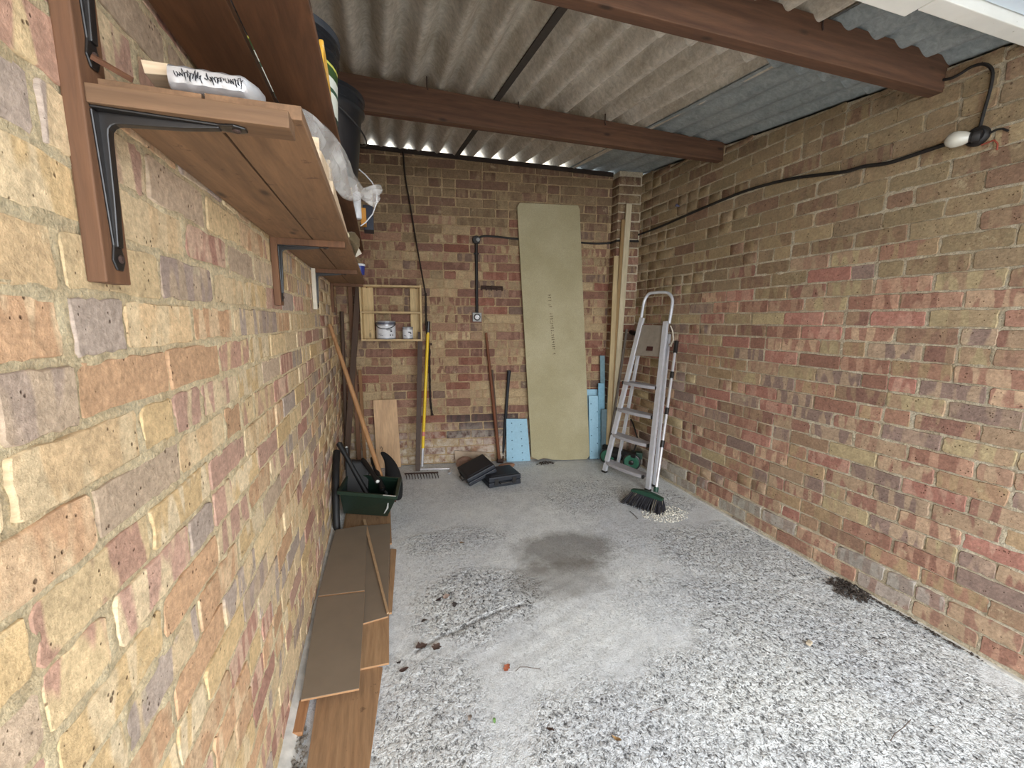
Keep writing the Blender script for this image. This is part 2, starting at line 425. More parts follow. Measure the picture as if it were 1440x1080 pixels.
ledge = lambda t: .022 if t < .165 else 0.0
def make_wall(name, mapf, sl, top, t_off, s_off, pick, seed, flip, mm, amp, hi_n, dt, backth=.1, proud=.004, base=None, excl=None):
    tl = np.arange(0, 2.82, dt)
    wall = None
    # bricks first as data to shape the mortar around them
    holder = bpy.data.objects.new(name+'_tmp', None)
    pf = (lambda t: proud+ledge(t)) if base else (lambda t: proud)
    col.objects.link(holder)
    bl = brick_wall(holder, mapf, (sl[0], sl[-1]), top, t_off, s_off, pick, seed, flip, hi_n=hi_n, proud_f=pf, excl=excl)
    S, T = np.meshgrid(sl, tl)
    topv = np.array([top(s) for s in sl]); T = np.minimum(T, topv[None, :])
    inside = np.full(S.shape, -1.0)
    for a, b_, t0, t1 in bl:
        i0, i1 = np.searchsorted(sl, [a, b_]); j0, j1 = np.searchsorted(tl, [t0, t1])
        if i1 <= i0 or j1 <= j0: continue
        s_, t_ = S[j0:j1, i0:i1], T[j0:j1, i0:i1]
        inside[j0:j1, i0:i1] = np.minimum(np.minimum(s_-a, b_-s_), np.minimum(t_-t0, t1-t_))
    h = amp*(fbm(S*8, T*8, 3, seed)-.5)*2.4+amp*.9*(fbm(S*42, T*42, 2, seed+9)-.5)*2
    if base: h = h+np.where(T < .160, .022, 0)+np.where((T >= .160) & (T < .172), .022*(1-(T-.16)/.012), 0)
    h = h-np.clip((inside-.005)/.007, 0, 1)*.010
    P = mapf_arr(mapf, S, T, h)
    # backing thickness
    Pb = mapf_arr(mapf, S[[0, -1]][:, [0, -1]], T[[0, -1]][:, [0, -1]], np.full((2, 2), -backth))
    wall = grid_mesh(name, P, mm, None, True, flip)
    wall['kind'] = 'structure'
    for ch in list(holder.children): ch.parent = wall
    bpy.data.objects.remove(holder)
    n = MB()
    p00, p01, p10, p11 = Pb[0, 0], Pb[0, 1], Pb[1, 0], Pb[1, 1]
    q = mapf_arr(mapf, S[[0, -1]][:, [0, -1]], T[[0, -1]][:, [0, -1]], np.full((2, 2), -.012))
    n.hexa([p00, p01, q[0, 1], q[0, 0], p10, p11, q[1, 1], q[1, 0]])
    n.build('wall_core', mm, wall)
    return wall
MORT_L = mortar_mat('mortar_cream', (244, 224, 184), (232, 208, 166))
MORT_R = mortar_mat('mortar_grey', (218, 206, 182), (200, 184, 156))
MORT_B = mortar_mat('mortar_brown', (198, 172, 136), (176, 150, 116))
def spaced(a, b_, d0, d1):
    o = [a]
    while o[-1] < b_: o.append(o[-1]+d0+(d1-d0)*(o[-1]-a)/(b_-a))
    o[-1] = b_; return np.array(o)
Y0 = -0.9
wl = make_wall('wall_left', mL, spaced(Y0, yb(-A), .006, .014), lambda s: roof_mid(-A, s)-.020, -.0125, .707, pick_left, 3, False, MORT_L, .0036, 110, .006, proud=.0012)
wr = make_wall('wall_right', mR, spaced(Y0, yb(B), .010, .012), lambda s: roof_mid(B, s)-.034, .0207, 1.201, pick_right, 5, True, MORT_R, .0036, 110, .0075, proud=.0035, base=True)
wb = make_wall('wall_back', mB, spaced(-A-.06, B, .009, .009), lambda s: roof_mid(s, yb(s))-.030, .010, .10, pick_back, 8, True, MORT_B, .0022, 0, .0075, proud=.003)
# brick pier in the far corner
pier = MB()
px0 = 2.045
p_in = .115
c0, c1 = np.array([px0, yb(px0), 0])+BN*0, np.array([B, yb(B), 0])
n0, n1 = c0+np.array([0, -p_in, 0]), c1+np.array([0, -p_in, 0])
zt = roof_mid(2.1, 3.4)-.022
pier.hexa([n0, n1, c1, c0]+[q+np.array([0, 0, zt]) for q in (n0, n1, c1, c0)])
pr = pier.build('pier', MORT_R, wb)
tcur = .010; kk = 0
pal = PAL['back']+PAL['right'][:3]
def pier_brick(V, Fc, ca, cb, bp):
    V = np.array(V); ctr = V.mean(0)
    me = bpy.data.meshes.new('pier_brick'); me.from_pydata((V-ctr).tolist(), [], Fc); me.polygons.foreach_set('use_smooth', [True]*len(me.polygons))
    set_attr(me, [(*lin(ca), 1)]*len(V), [(*lin(cb), .8)]*len(V), bp); me.materials.append(BRICK)
    o = bpy.data.objects.new('brick', me); col.objects.link(o); o.parent = pr; o.location = tuple(ctr)
while tcur+.07 < zt:
    ca, cb = random.choice(PAL['backup'] if tcur > 1.9 else pal)
    fdir = (n1-n0)/np.linalg.norm(n1-n0); fn = np.array([fdir[1], -fdir[0], 0])
    L = np.linalg.norm(n1-n0)
    mf = lambda s, t, n: tuple(n0+fdir*s+fn*n+np.array([0, 0, t]))
    V, Fc, ST = brick_geom(.0, L-.012 if kk % 2 else L, tcur+.005, tcur+.07, .003, False, mf)
    pier_brick(V, Fc, ca, cb, [(a, b_, kk*3.1) for a, b_ in ST])
    ms = lambda s, t, n: (px0-n, n0[1]+s, t)
    V, Fc, ST = brick_geom(.0, p_in-.004, tcur+.005, tcur+.07, .003, False, ms)
    pier_brick(V, [tuple(reversed(f)) for f in Fc], ca, cb, [(a, b_, kk*5.3) for a, b_ in ST])
    tcur += .075; kk += 1
for nm_, xw_, wp_ in (('eaves_light_block', B+.11, wr), ('eaves_light_block', -A-.13, wl)):  # unseen boards added outside the walls to block light entering below the sheets
    ef = MB(); y0_, y1_ = Y0, 3.95
    ef.hexa([(xw_, y0_, 2.0), (xw_+.02, y0_, 2.0), (xw_+.02, y1_, 2.0), (xw_, y1_, 2.0)]+[(x_, y_, roof_mid(x_, y_)-.001) for x_, y_ in ((xw_, y0_), (xw_+.02, y0_), (xw_+.02, y1_), (xw_, y1_))])
    ef.build(nm_, plain('light_block_dark', (50, 44, 38), .9), wp_)
# dark timber wall plate on top of the back wall
M_DARK = plain('dark_plate', (46, 36, 30), .9)
pw = MB()
za, zb = roof_mid(-A, yb(-A))-.030, roof_mid(px0, yb(px0))-.030
pa, pb = np.array([-A, yb(-A), za]), np.array([px0, yb(px0), zb+.006])
pw.hexa([pa+BN*.012+[0, 0, -.03], pb+BN*.012+[0, 0, -.03], pb-BN*.1+[0, 0, -.03], pa-BN*.1+[0, 0, -.03], pa+BN*.012+[0, 0, .006], pb+BN*.012+[0, 0, .006], pb-BN*.1+[0, 0, .006], pa-BN*.1+[0, 0, .006]])
pw.build('wall_plate', M_DARK, wb)

# ================================================================== FLOOR
def floor_mat():
    mt, nt, b = newmat('worn_concrete'); p = wpos(nt)
    at = N(nt, 'ShaderNodeAttribute', attribute_name='rough').outputs['Fac']
    rel = N(nt, 'ShaderNodeAttribute', attribute_name='relief').outputs['Fac']
    big = noise(nt, p, 1.6, 5, .6); mid = noise(nt, p, 11, 6, .7)
    c = mix(nt, ramp(nt, big, [(.35, 0), (.65, 1)]), lin((206, 209, 212)), lin((226, 228, 226)))
    c = mix(nt, 1.0, c, ramp(nt, mid, [(.3, .86), (.7, 1.08)]), 'MULTIPLY')
    # raised worn paint / lime crust: white crests, dark hollows
    st = mapped(nt, p, (1, .8, 1)); w1 = noise(nt, st, 92, 3, .65, .7)
    crest = ramp(nt, w1, [(.33, .12), (.42, .55), (.52, 1.06), (.7, 1.15)])
    c2 = mix(nt, 1.0, c, crest, 'MULTIPLY')
    c = mix(nt, at, c, c2)
    w2 = noise(nt, mapped(nt, p, (1, .55, 1)), 115, 3, .6, .5); hol = ramp(nt, w2, [(.31, .08), (.42, 1)])
    c = mix(nt, math_(nt, 'MULTIPLY', math_(nt, 'ADD', at, .15), .85), c, mix(nt, 1.0, c, hol, 'MULTIPLY'))
    fl = noise(nt, p, 210, 3, .7); c = mix(nt, 1.0, c, ramp(nt, fl, [(.3, .72), (.55, 1.05)]), 'MULTIPLY')
    w3 = noise(nt, mapped(nt, p, (1, .6, 1), (3, 1, 0)), 48, 2, .6, .8); ho3 = ramp(nt, w3, [(.27, .15), (.36, 1)])
    c = mix(nt, at, c, mix(nt, 1.0, c, ho3, 'MULTIPLY'))
    # oil stain
    sx = N(nt, 'ShaderNodeSeparateXYZ'); nt.links.new(p, sx.inputs[0])
    def ell(cx, cy, rx, ry):
        a = math_(nt, 'DIVIDE', math_(nt, 'SUBTRACT', sx.outputs['X'], cx), rx); bb = math_(nt, 'DIVIDE', math_(nt, 'SUBTRACT', sx.outputs['Y'], cy), ry)
        r2 = math_(nt, 'ADD', math_(nt, 'MULTIPLY', a, a), math_(nt, 'MULTIPLY', bb, bb))
        r2 = math_(nt, 'ADD', r2, math_(nt, 'MULTIPLY', math_(nt, 'SUBTRACT', noise(nt, p, 7, 5, .7), .5), 1.5))
        return ramp(nt, r2, [(.35, 1), (1.0, 0)])
    s1 = ell(.98, 2.06, .36, .24); s2 = ell(.86, 1.83, .33, .2)
    c = mix(nt, math_(nt, 'MULTIPLY', s1, .62), c, lin((88, 80, 70))); c = mix(nt, math_(nt, 'MULTIPLY', s2, .5), c, lin((105, 98, 88)))
    c = mix(nt, math_(nt, 'MULTIPLY', N(nt, 'ShaderNodeAttribute', attribute_name='crack').outputs['Fac'], .6), c, lin((62, 56, 50)))
    # dusty dark edge along the back wall and under the corner clutter
    e = ramp(nt, math_(nt, 'ADD', sx.outputs['Y'], math_(nt, 'MULTIPLY', noise(nt, p, 5, 5, .7), .5)), [(.0, 0), (1, 0)])
    nt.links.new(c, b.inputs['Base Color']); b.inputs['Roughness'].default_value = .85; b.inputs['Specular IOR Level'].default_value = .3
    h = math_(nt, 'ADD', math_(nt, 'MULTIPLY', math_(nt, 'MULTIPLY', w1, at), 2.2), math_(nt, 'MULTIPLY', fl, .35))
    bump(nt, b, h, .8, .006); return mt
xs = np.arange(-A-.02, B+.03, .0085); ys = spaced(Y0-.6, 3.95, .0085, .011)
X, Y = np.meshgrid(xs, ys)
R = np.zeros_like(X)
def blob(cx, cy, rx, ry, rot=0, k=1.0):
    c, s = math.cos(rot), math.sin(rot); dx, dy = X-cx, Y-cy; a = (dx*c+dy*s)/rx; b_ = (-dx*s+dy*c)/ry
    r = a*a+b_*b_+(fbm(X*6, Y*6, 3, 21)-.5)*1.6
    return k*np.clip((1.25-r)/.6, 0, 1)
for q in [(.42, 1.78, .34, .26, .4), (1.9, 1.75, .42, .38, -.6), (1.75, 1.1, .55, .6, 0), (.9, .95, .55, .28, 0, .9), (2.0, 2.45, .18, .2, 0, .8), (1.45, 2.75, .35, .3, .3, .5), (.35, 2.35, .3, .15, 0, .5), (1.4, .6, 1.0, .5, 0, 1), (.1, 1.25, .2, .35, 0, .6), (1.3, 1.5, .25, .2, 0, .35)]:
    R = np.maximum(R, blob(*q))
R = np.clip(R*.8+.55*(fbm(X*3, Y*3, 3, 5)), 0, 1)
W = fbm(X*62+fbm(X*9, Y*9, 2, 3)*3, Y*52, 2, 31)
Z = .0035*(fbm(X*1.5, Y*1.5, 2, 41)-.5)*2+R*.0042*(np.clip(W, .3, .75)-.52)*2+.0006*(fbm(X*60, Y*60, 2, 51)-.5)
# trowel lines swept across
Z += .0009*np.sin((Y-.35*X)*70+3*fbm(X*2, Y*2, 2, 8))*np.clip(fbm(X*1.3, Y*1.3, 2, 77)*2-.9, 0, 1)
ck = [onZ(u_, v_)[:2] for u_, v_ in ((584, 915), (600, 905), (622, 893), (645, 884), (672, 871), (700, 858), (735, 848))]
dd = np.full(X.shape, 9.0)
for p_, q_ in zip(ck[:-1], ck[1:]):
    e_ = q_-p_; L2 = e_@e_; t_ = np.clip(((X-p_[0])*e_[0]+(Y-p_[1])*e_[1])/L2, 0, 1)
    dd = np.minimum(dd, np.hypot(X-p_[0]-t_*e_[0]+.006*(fbm(X*30, Y*30, 2, 61)-.5), Y-p_[1]-t_*e_[1]))
Z -= .007*np.clip(1-dd/.009, 0, 1); CRK = np.clip(1.4-dd/.006, 0, 1)
Z -= .004; P = np.stack([X, Y, Z], -1)
M_FLOOR = floor_mat()
fl = grid_mesh('floor', P, M_FLOOR, None, True, False); fl['kind'] = 'structure'
a = fl.data.attributes.new('rough', 'FLOAT', 'POINT'); a.data.foreach_set('value', R.ravel().astype(np.float32))
a = fl.data.attributes.new('crack', 'FLOAT', 'POINT'); a.data.foreach_set('value', CRK.ravel().astype(np.float32))
M_SLAB = plain('slab_concrete', (170, 170, 168), .9, scale=18)
MB().box((-A-.2, Y0-.7, -.12), (B+.2, 4.2, -.02)).build('slab', M_SLAB, fl)
# cement fillets at the foot of the walls
M_FIL = plain('cement_fillet', (196, 192, 184), .9, var=.18, scale=30, bstr=.4)
def fillet(p0, p1, nrm, w, h, seed):
    n = 60; V = []; Fc = []; p0, p1, nrm = map(np.array, (p0, p1, nrm))
    for i in range(n+1):
        c = p0+(p1-p0)*i/n; ww = w*(.75+.5*fbm(np.array([i*.4]), np.array([seed*1.]), 2, seed)[0]); hh = h*(.7+.6*fbm(np.array([i*.5]), np.array([3.]), 2, seed)[0])
        V += [c-nrm*.01+[0, 0, -.01], c-nrm*.01+[0, 0, hh], c+nrm*.012+[0, 0, hh*.85], c+nrm*ww*.7+[0, 0, hh*.35], c+nrm*ww+[0, 0, -.006]]
    for i in range(n):
        for k in range(4): Fc.append((i*5+k, i*5+k+1, i*5+k+6, i*5+k+5))
    m_ = MB(); m_.add(V, Fc); return m_.build('cement_fillet', M_FIL, fl, True)
fillet((-A, Y0, 0), (-A, yb(-A), 0), (1, 0, 0), .042, .03, 3)
fillet((B-.022, Y0, 0), (B-.022, yb(B), 0), (-1, 0, 0), .014, .006, 5)

# driveway outside, giving back daylight
gm = MB(); gm.box((-9, -14, -.14), (11, Y0-.69, -.03)); gd = gm.build('driveway', plain('driveway', (150, 150, 148), .9, scale=3)); gd['kind'] = 'structure'

# ================================================================== ROOF
def roof_mat(name, c1, c2, c3):
    mt, nt, b = newmat(name); p = wpos(nt)
    v = mapped(nt, p, (9, 1.2, 9)); n1 = noise(nt, v, 1.4, 6, .7); n2 = noise(nt, p, 38, 6, .75, .6); n3 = noise(nt, p, 4, 5, .7)
    c = mix(nt, ramp(nt, n1, [(.3, 0), (.7, 1)]), lin(c1), lin(c2))
    c = mix(nt, ramp(nt, n3, [(.45, 0), (.7, .7)]), c, lin(c3))
    c = mix(nt, 1.0, c, ramp(nt, n2, [(.3, .7), (.68, 1.18)]), 'MULTIPLY')
    nt.links.new(c, b.inputs['Base Color']); b.inputs['Roughness'].default_value = .95; b.inputs['Specular IOR Level'].default_value = .15
    bump(nt, b, n2, .5, .004); return mt
M_ASB = roof_mat('fibre_cement_old', (196, 188, 174), (160, 150, 134), (208, 202, 190))
M_FC2 = roof_mat('fibre_cement_new', (146, 152, 152), (128, 134, 134), (156, 160, 158))
ceil = bpy.data.objects.new('ceiling', None); col.objects.link(ceil); ceil['kind'] = 'structure'
def sheet(x0, x1, y0, y1, mat, dz, seed, amp=.034):
    x = np.arange(x0, x1+.001, .0105); y = np.concatenate([np.linspace(y0, y0+.06, 6), np.linspace(y0+.06, y1, 60)[1:]])
    Xs, Ys = np.meshgrid(x, y)
    ph = 2*math.pi*(Xs-0.0)/.146
    Zs = roof_mid(Xs, Ys)+dz+amp*np.cos(ph+math.pi*.0)*1.0+.0015*(fbm(Xs*20, Ys*8, 2, seed)-.5)
    Zs = Zs+.002*np.sin(Ys*3+seed)
    lo = np.stack([Xs, Ys, Zs], -1); hi = np.stack([Xs, Ys, Zs+.007], -1)
    nr, nc = Xs.shape; V = np.concatenate([lo.reshape(-1, 3), hi.reshape(-1, 3)]); n = nr*nc
    Fc = []
    idx = np.arange(n).reshape(nr, nc)
    a, b_, c, d = idx[:-1, :-1].ravel(), idx[:-1, 1:].ravel(), idx[1:, 1:].ravel(), idx[1:, :-1].ravel()
    Fc += list(zip(a, d, c, b_)); Fc += list(zip(a+n, b_+n, c+n, d+n))
    for r_ in (0, nr-1): Fc += [(idx[r_, i], idx[r_, i+1], idx[r_, i+1]+n, idx[r_, i]+n) for i in range(nc-1)]
    for c_ in (0, nc-1): Fc += [(idx[i, c_], idx[i+1, c_], idx[i+1, c_]+n, idx[i, c_]+n) for i in range(nr-1)]
    return build_np('corrugated_sheet', V, Fc, mat, ceil, True)
YE = 3.98
sheet(-.55, .69, 1.42, YE, M_ASB, .004, 1); sheet(.645, 1.70, 1.44, YE, M_ASB, .012, 2)
sheet(-.55, .69, Y0-.1, 1.56, M_ASB, -.005, 3); sheet(.645, 1.66, Y0-.1, 1.58, M_ASB, .003, 4)
sheet(1.655, 2.5, 1.45, YE, M_FC2, -.006, 5, .012); sheet(1.62, 2.5, Y0-.1, 1.57, M_FC2, -.005, 6, .017)

WD = wood('rafter_wood', (82, 54, 38), (106, 74, 52), 'X')
def beam(label, y0, y1, z0l, z0r, ztl, ztr, mat):
    t = thing('roof_beam', label, 'beam', (1, (y0+y1)/2, z0l))
    mb = MB(); xs_ = np.linspace(-A-.01, B+.05, 9)
    for i in range(8):
        f0, f1 = i/8, (i+1)/8; g = lambda f, a_, b_: a_+(b_-a_)*f
        mb.hexa([(xs_[i], y0, g(f0, z0l, z0r)), (xs_[i+1], y0, g(f1, z0l, z0r)), (xs_[i+1], y1, g(f1, z0l, z0r)), (xs_[i], y1, g(f0, z0l, z0r)),
                 (xs_[i], y0, g(f0, ztl, ztr)), (xs_[i+1], y0, g(f1, ztl, ztr)), (xs_[i+1], y1, g(f1, ztl, ztr)), (xs_[i], y1, g(f0, ztl, ztr))])
    mb2 = MB(); mb2.hexa([(xs_[0], y0, z0l), (xs_[-1], y0, z0r), (xs_[-1], y1, z0r), (xs_[0], y1, z0l), (xs_[0], y0, ztl), (xs_[-1], y0, ztr), (xs_[-1], y1, ztr), (xs_[0], y1, ztl)])
    mb2.build('timber', mat, t, False, .003)
    return t
jm = MB(); jp = []
for y_ in np.linspace(Y0, 3.9, 40):
    z_ = roof_mid(.672, y_)+.034*math.cos(2*math.pi*.672/.146)-.006; jp.append((y_, z_))
for (ya, za_), (yb_, zb_) in zip(jp[:-1], jp[1:]): jm.hexa([(.655, ya, za_-.004), (.69, ya, za_-.004), (.69, yb_, zb_-.004), (.655, yb_, zb_-.004), (.655, ya, za_+.002), (.69, ya, za_+.002), (.69, yb_, zb_+.002), (.655, yb_, zb_+.002)])
jm.build('joint_strip', plain('joint_dark', (58, 52, 46), .9), ceil)
b2 = beam('rough brown roof timber crossing nearer the garage door, close to the lamp cable', 1.265, 1.315, 2.245, 2.252, 2.405, 2.385, WD)
b1 = beam('brown roof timber crossing deeper in, above the black bucket', 2.45, 2.50, 2.365, 2.385, 2.535, 2.50, WD)
# hook bolts through the sheets
M_RUST = plain('rusty_iron', (62, 44, 36), .85)
for x_, b_, y_ in ((.29, b1, 2.445), (1.35, b1, 2.445), (.80, b1, 2.445), (1.55, b2, 1.26)):
    z_ = roof_mid(x_, y_)-.02
    MB().tube([(x_, y_, z_+.03), (x_, y_, z_-.02), (x_+.006, y_, z_-.032)], .0035, 6).build('hook_bolt', M_RUST, b_)

# ================================================================== UP-AND-OVER DOOR (raised)
M_DOOR = plain('white_door_paint', (232, 230, 222), .5, var=.04, scale=12, dirt=((120, 105, 70), 60, .66))
M_DOORIN = plain('pale_blue_paint', (214, 226, 238), .5, var=.03, scale=8)
dr = bpy.data.objects.new('door_1', None); col.objects.link(dr); dr['kind'] = 'structure'; dr.location = (1, 0, 2.3)
def zdoor(y): return 2.285+.0*(y)
MB().box((-.22, -.85, 2.318), (2.18, .97, 2.328)).build('door_skin', M_DOORIN, dr)
fr = MB(); fr.box((1.655, .975, 2.285), (2.235, 1.03, 2.33)); fr.build('door_rail', M_DOOR, dr, False, .003)
fr = MB(); fr.box((-.24, .975, 2.285), (1.65, 1.062, 2.325)); fr.build('door_rail', M_DOOR, dr, False, .003)
fr = MB(); fr.box((2.15, -.85, 2.285), (2.235, .974, 2.33)); fr.build('door_stile', M_DOOR, dr, False, .003)
fr = MB(); fr.box((-.24, -.85, 2.285), (-.16, .974, 2.33)); fr.build('door_stile', M_DOOR, dr, False, .003)
for x_ in (.6, 1.4): MB().box((x_, -.85, 2.285), (x_+.05, .974, 2.317)).build('door_brace', M_DOORIN, dr, False, .002)

# ================================================================== LEFT WALL SHELVES
W_SH = wood('shelf_plank', (122, 92, 66), (150, 114, 82), 'Y', spots=(84, 58, 40))
W_SH2 = wood('shelf_plank_dark', (96, 62, 38), (124, 82, 52), 'Y')
W_UP = wood('upright_wood', (102, 70, 48), (124, 86, 58), 'Z')
W_BE = wood('bearer_wood', (108, 80, 56), (134, 102, 74), 'X')
M_BLK = plain('black_japanned_iron', (32, 29, 28), .38, var=.2, spec=.6)
M_WHITE = plain('white_paint', (205, 196, 178), .7)
def bracket(parent, y, ztop, x0=-A+.022, arm=.155, drop=.185):
    m_ = MB(); w = .018
    # wall arm, tapering to a rounded foot
    m_.prism([(x0, y-w, ztop-.004), (x0, y-.008, ztop-drop+.03), (x0, y-.013, ztop-drop+.012), (x0, y-.006, ztop-drop), (x0, y+.006, ztop-drop), (x0, y+.013, ztop-drop+.012), (x0, y+.008, ztop-drop+.03), (x0, y+w, ztop-.004)], (1, 0, 0), .003)
    m_.prism([(x0, y-w, ztop-.003), (x0, y+w, ztop-.003), (x0+arm-.03, y+.009, ztop-.003), (x0+arm-.012, y+.013, ztop-.003), (x0+arm, y+.006, ztop-.003), (x0+arm, y-.006, ztop-.003), (x0+arm-.012, y-.013, ztop-.003), (x0+arm-.03, y-.009, ztop-.003)], (0, 0, 1), .003)
    # stiffening rib following both arms with a rounded inner corner
    inner = [(.006, -drop+.028), (.0085, -drop*.55), (.010, -.028)]+[(.010+.012*(1-math.cos(t)), -.028+.012*math.sin(t)+.002) for t in (.4, .8, 1.2, 1.57)]+[(arm*.55, -.010), (arm-.03, -.005)]
    outer = [(arm-.03, -.002), (.001, -.002), (.001, -drop+.028)]
    m_.prism([(x0+a_, y-.006, ztop+b_) for a_, b_ in inner+outer], (0, 1, 0), .012)
    o = m_.build('bracket', M_BLK, parent, False, .0015)
    for px_, pz in ((.0045, -drop+.014), (.0045, -.075)):
        MB().lathe((x0+px_-.001, y, ztop+pz), (1, 0, 0), [(.0052, 0), (.0052, .0015), (.003, .0028)], 10).build('screw', M_RUST, o)
    MB().lathe((x0+arm-.012, y, ztop-.003), (0, 0, -1), [(.0052, 0), (.0052, .0015), (.003, .0028)], 10).build('screw', M_RUST, o)
    return o
lo = thing('wall_shelf', 'long lower plank shelf on black iron brackets along the brick side wall', 'shelf', (-A, 1.8, 1.574))
up = thing('wall_shelf', 'darker plank shelf fixed directly above the other long shelf', 'shelf', (-A, 1.8, 1.795))
def plank(parent, x0, x1, y0, y1, z0, z1, mat, sag=0.0, seed=0):
    m_ = MB(); n = 14
    V = []; Fc = []
    for i in range(n+1):
        y = y0+(y1-y0)*i/n; dz = sag*math.sin(i/n*9+seed)
        V += [(x0, y, z0+dz), (x1, y, z0-dz*.6), (x1, y, z1-dz*.6), (x0, y, z1+dz)]
    for i in range(n):
        for k in range(4): Fc.append((i*4+k, i*4+(k+1) % 4, i*4+4+(k+1) % 4, i*4+4+k))
    Fc += [(0, 1, 2, 3), tuple(n*4+k for k in (3, 2, 1, 0))]
    m_.add(V, Fc); return m_.build('plank', mat, parent, False, .0012)
plank(lo, -A+.006, -.2035, .672, 3.40, 1.574, 1.592, W_SH, .0008, 1); plank(lo, -.199, -.088, .668, 3.40, 1.574, 1.592, W_SH, .0008, 4)
plank(up, -A+.008, -.207, .55, 3.35, 1.797, 1.815, W_SH2, .0008, 2); plank(up, -.198, -.085, .55, 3.35, 1.797, 1.815, W_SH2, .0008, 3)
ups = [(.638, .690, 1.352, W_UP), (1.590, 1.640, 1.355, W_UP), (2.475, 2.525, 1.362, M_WHITE), (3.40, 3.45, 1.36, W_UP)]
for i, (y0, y1, zb_, mt) in enumerate(ups):
    o = MB().box((-A+.002, y0, zb_), (-A+.022, y1, 2.02 if i < 3 else 1.74)).build('upright', mt, lo, False, .002)
    yc = (y0+y1)/2
    if i < 3:
        MB().box((-A+.022, yc-.022, 1.553), (-.100, yc+.022, 1.574)).build('bearer', W_BE if i == 0 else W_UP, lo, False, .0015)
        bracket(lo, yc, 1.553)
        bracket(up, yc, 1.797, arm=.15, drop=.2)
MB().box((-A+.023, 3.40, 1.553), (-.100, 3.44, 1.5735)).build('bearer', W_UP, lo, False, .0015)

# --- things on the lower shelf
M_SIL = plain('silver_film', (214, 214, 216), .28, .55, .06, 60, .35)
pch = thing('foil_parcel', 'silver plastic parcel with black handwriting lying on the front end of the lower shelf', 'parcel', (-.215, .70, 1.593))
V = []; Fc = []; nu, nv_ = 26, 16
PX0, PX1 = float(onY(224, 112, .672)[0]), float(onY(363, 126, .672)[0])
def prof_(tt): return min(1, (tt/.08)**.5 if tt < .08 else 1)*min(1, ((1-tt)/.16)**.5 if tt > .84 else 1)
for i in range(nu+1):
    tt = i/nu; x = PX0+(PX1-PX0)*tt; r = max(.06, prof_(tt)) if tt not in (0, 1) else .06; hz = .0165*(1-.12*tt)
    for k in range(nv_):
        a_ = 2*math.pi*k/nv_; ca_, sa_ = math.cos(a_), math.sin(a_)
        sx_ = np.sign(ca_)*abs(ca_)**.6; sz_ = np.sign(sa_)*abs(sa_)**.6
        V.append((x, .712+.040*r*sx_, 1.6105+hz*(.35+.65*r)*sz_*(1+.06*math.sin(i*1.3+k))))
for i in range(nu):
    for k in range(nv_): Fc.append((i*nv_+k, i*nv_+(k+1) % nv_, (i+1)*nv_+(k+1) % nv_, (i+1)*nv_+k))
Fc += [tuple(range(nv_)), tuple(reversed(range(nu*nv_, (nu+1)*nv_)))]
MB().add(V, Fc).build('wrapper', M_SIL, pch, True)
M_INK = plain('black_ink', (30, 30, 36), .6)
def surf(tt, w): return (PX0+(PX1-PX0)*tt, .712-.0412, 1.6115+.009*w)
random.seed(4)
for wd0, wd1 in ((.16, .42), (.46, .64), (.67, .84)):
    pts = []; n_ = int((wd1-wd0)*150); ph_ = random.uniform(0, 6)
    for i in range(n_+1):
        f_ = wd0+(wd1-wd0)*i/n_; ph_ += random.uniform(.8, 2.2); am = random.choice([.25, .4, .8])
        pts.append(surf(f_+.013*math.cos(ph_*1.1), am*math.sin(ph_)-.12))
    MB().tube(pts, .00055, 5).build('handwriting', M_INK, pch)
M_PINE = wood('pale_pine', (206, 180, 148), (222, 200, 170), 'X', rings=.15, knots=False)
q = [onY(u_, v_, .690) for u_, v_ in ((203, 103), (243, 106), (236, 89), (197, 83))]
oc = MB().hexa([q[0], q[1], q[1]+[0, .13, -.018], q[0]+[0, .13, -.018], q[3], q[2], q[2]+[0, .13, -.016], q[3]+[0, .13, -.016]]).build('timber_block', M_PINE, None, False, .001)
tag(oc, 'pale ended wooden block propped against the wall behind the silver parcel', 'wood block')
sl_ = MB().obox((-.135, .70, 1.5945), (.016, .002, 0), (-.001, .012, 0), (0, 0, .002)).build('card_strip', M_WHITE, None)
tag(sl_, 'thin white card scrap at the front corner of the lower shelf', 'card')
M_TWIG = wood('split_stick', (92, 58, 38), (112, 74, 50), 'Y', knots=False)
tw = MB().hexa([(-.305, .640, 1.612), (-.300, .641, 1.612), (-.262, .73, 1.592), (-.268, .73, 1.592), (-.305, .64, 1.620), (-.3, .641, 1.620), (-.262, .73, 1.602), (-.268, .73, 1.602)])
a_, b_ = onY(128, 79, .655), onY(187, 113, .67)
tw = MB().tube([a_, b_], .0035, 4).build('wood_splinter', M_TWIG)
tag(tw, 'dark split sliver of wood leaning off the first upright', 'wood splinter')
def offcut(label, p, size, rot=0, mat=M_PINE):
    c, s = math.cos(rot), math.sin(rot); x, y, z = p; a_, b_, h_ = size
    o = MB().obox((x, y, z+h_/2), (a_/2*c, a_/2*s, 0), (-b_/2*s, b_/2*c, 0), (0, 0, h_/2)).build('timber_offcut', mat, None, False, .0015)
    return tag(o, label, 'timber offcut', 'pale offcuts at the edge of the lower shelf')
offcut('stubby pale offcut closest to the front end of the lower shelf edge', (-.112, .90, 1.5925), (.04, .05, .040), .1)
offcut('pale offcut second along the lower shelf edge, partly behind plastic', (-.115, 1.00, 1.5925), (.045, .09, .045), -.05)
offcut('long thin pale batten lying along the lower shelf edge', (-.098, 1.40, 1.5925), (.014, .62, .030), .012)
offcut('tall pale offcut standing inside the clear plastic bag', (-.125, 1.30, 1.5925), (.04, .11, .125), .02)
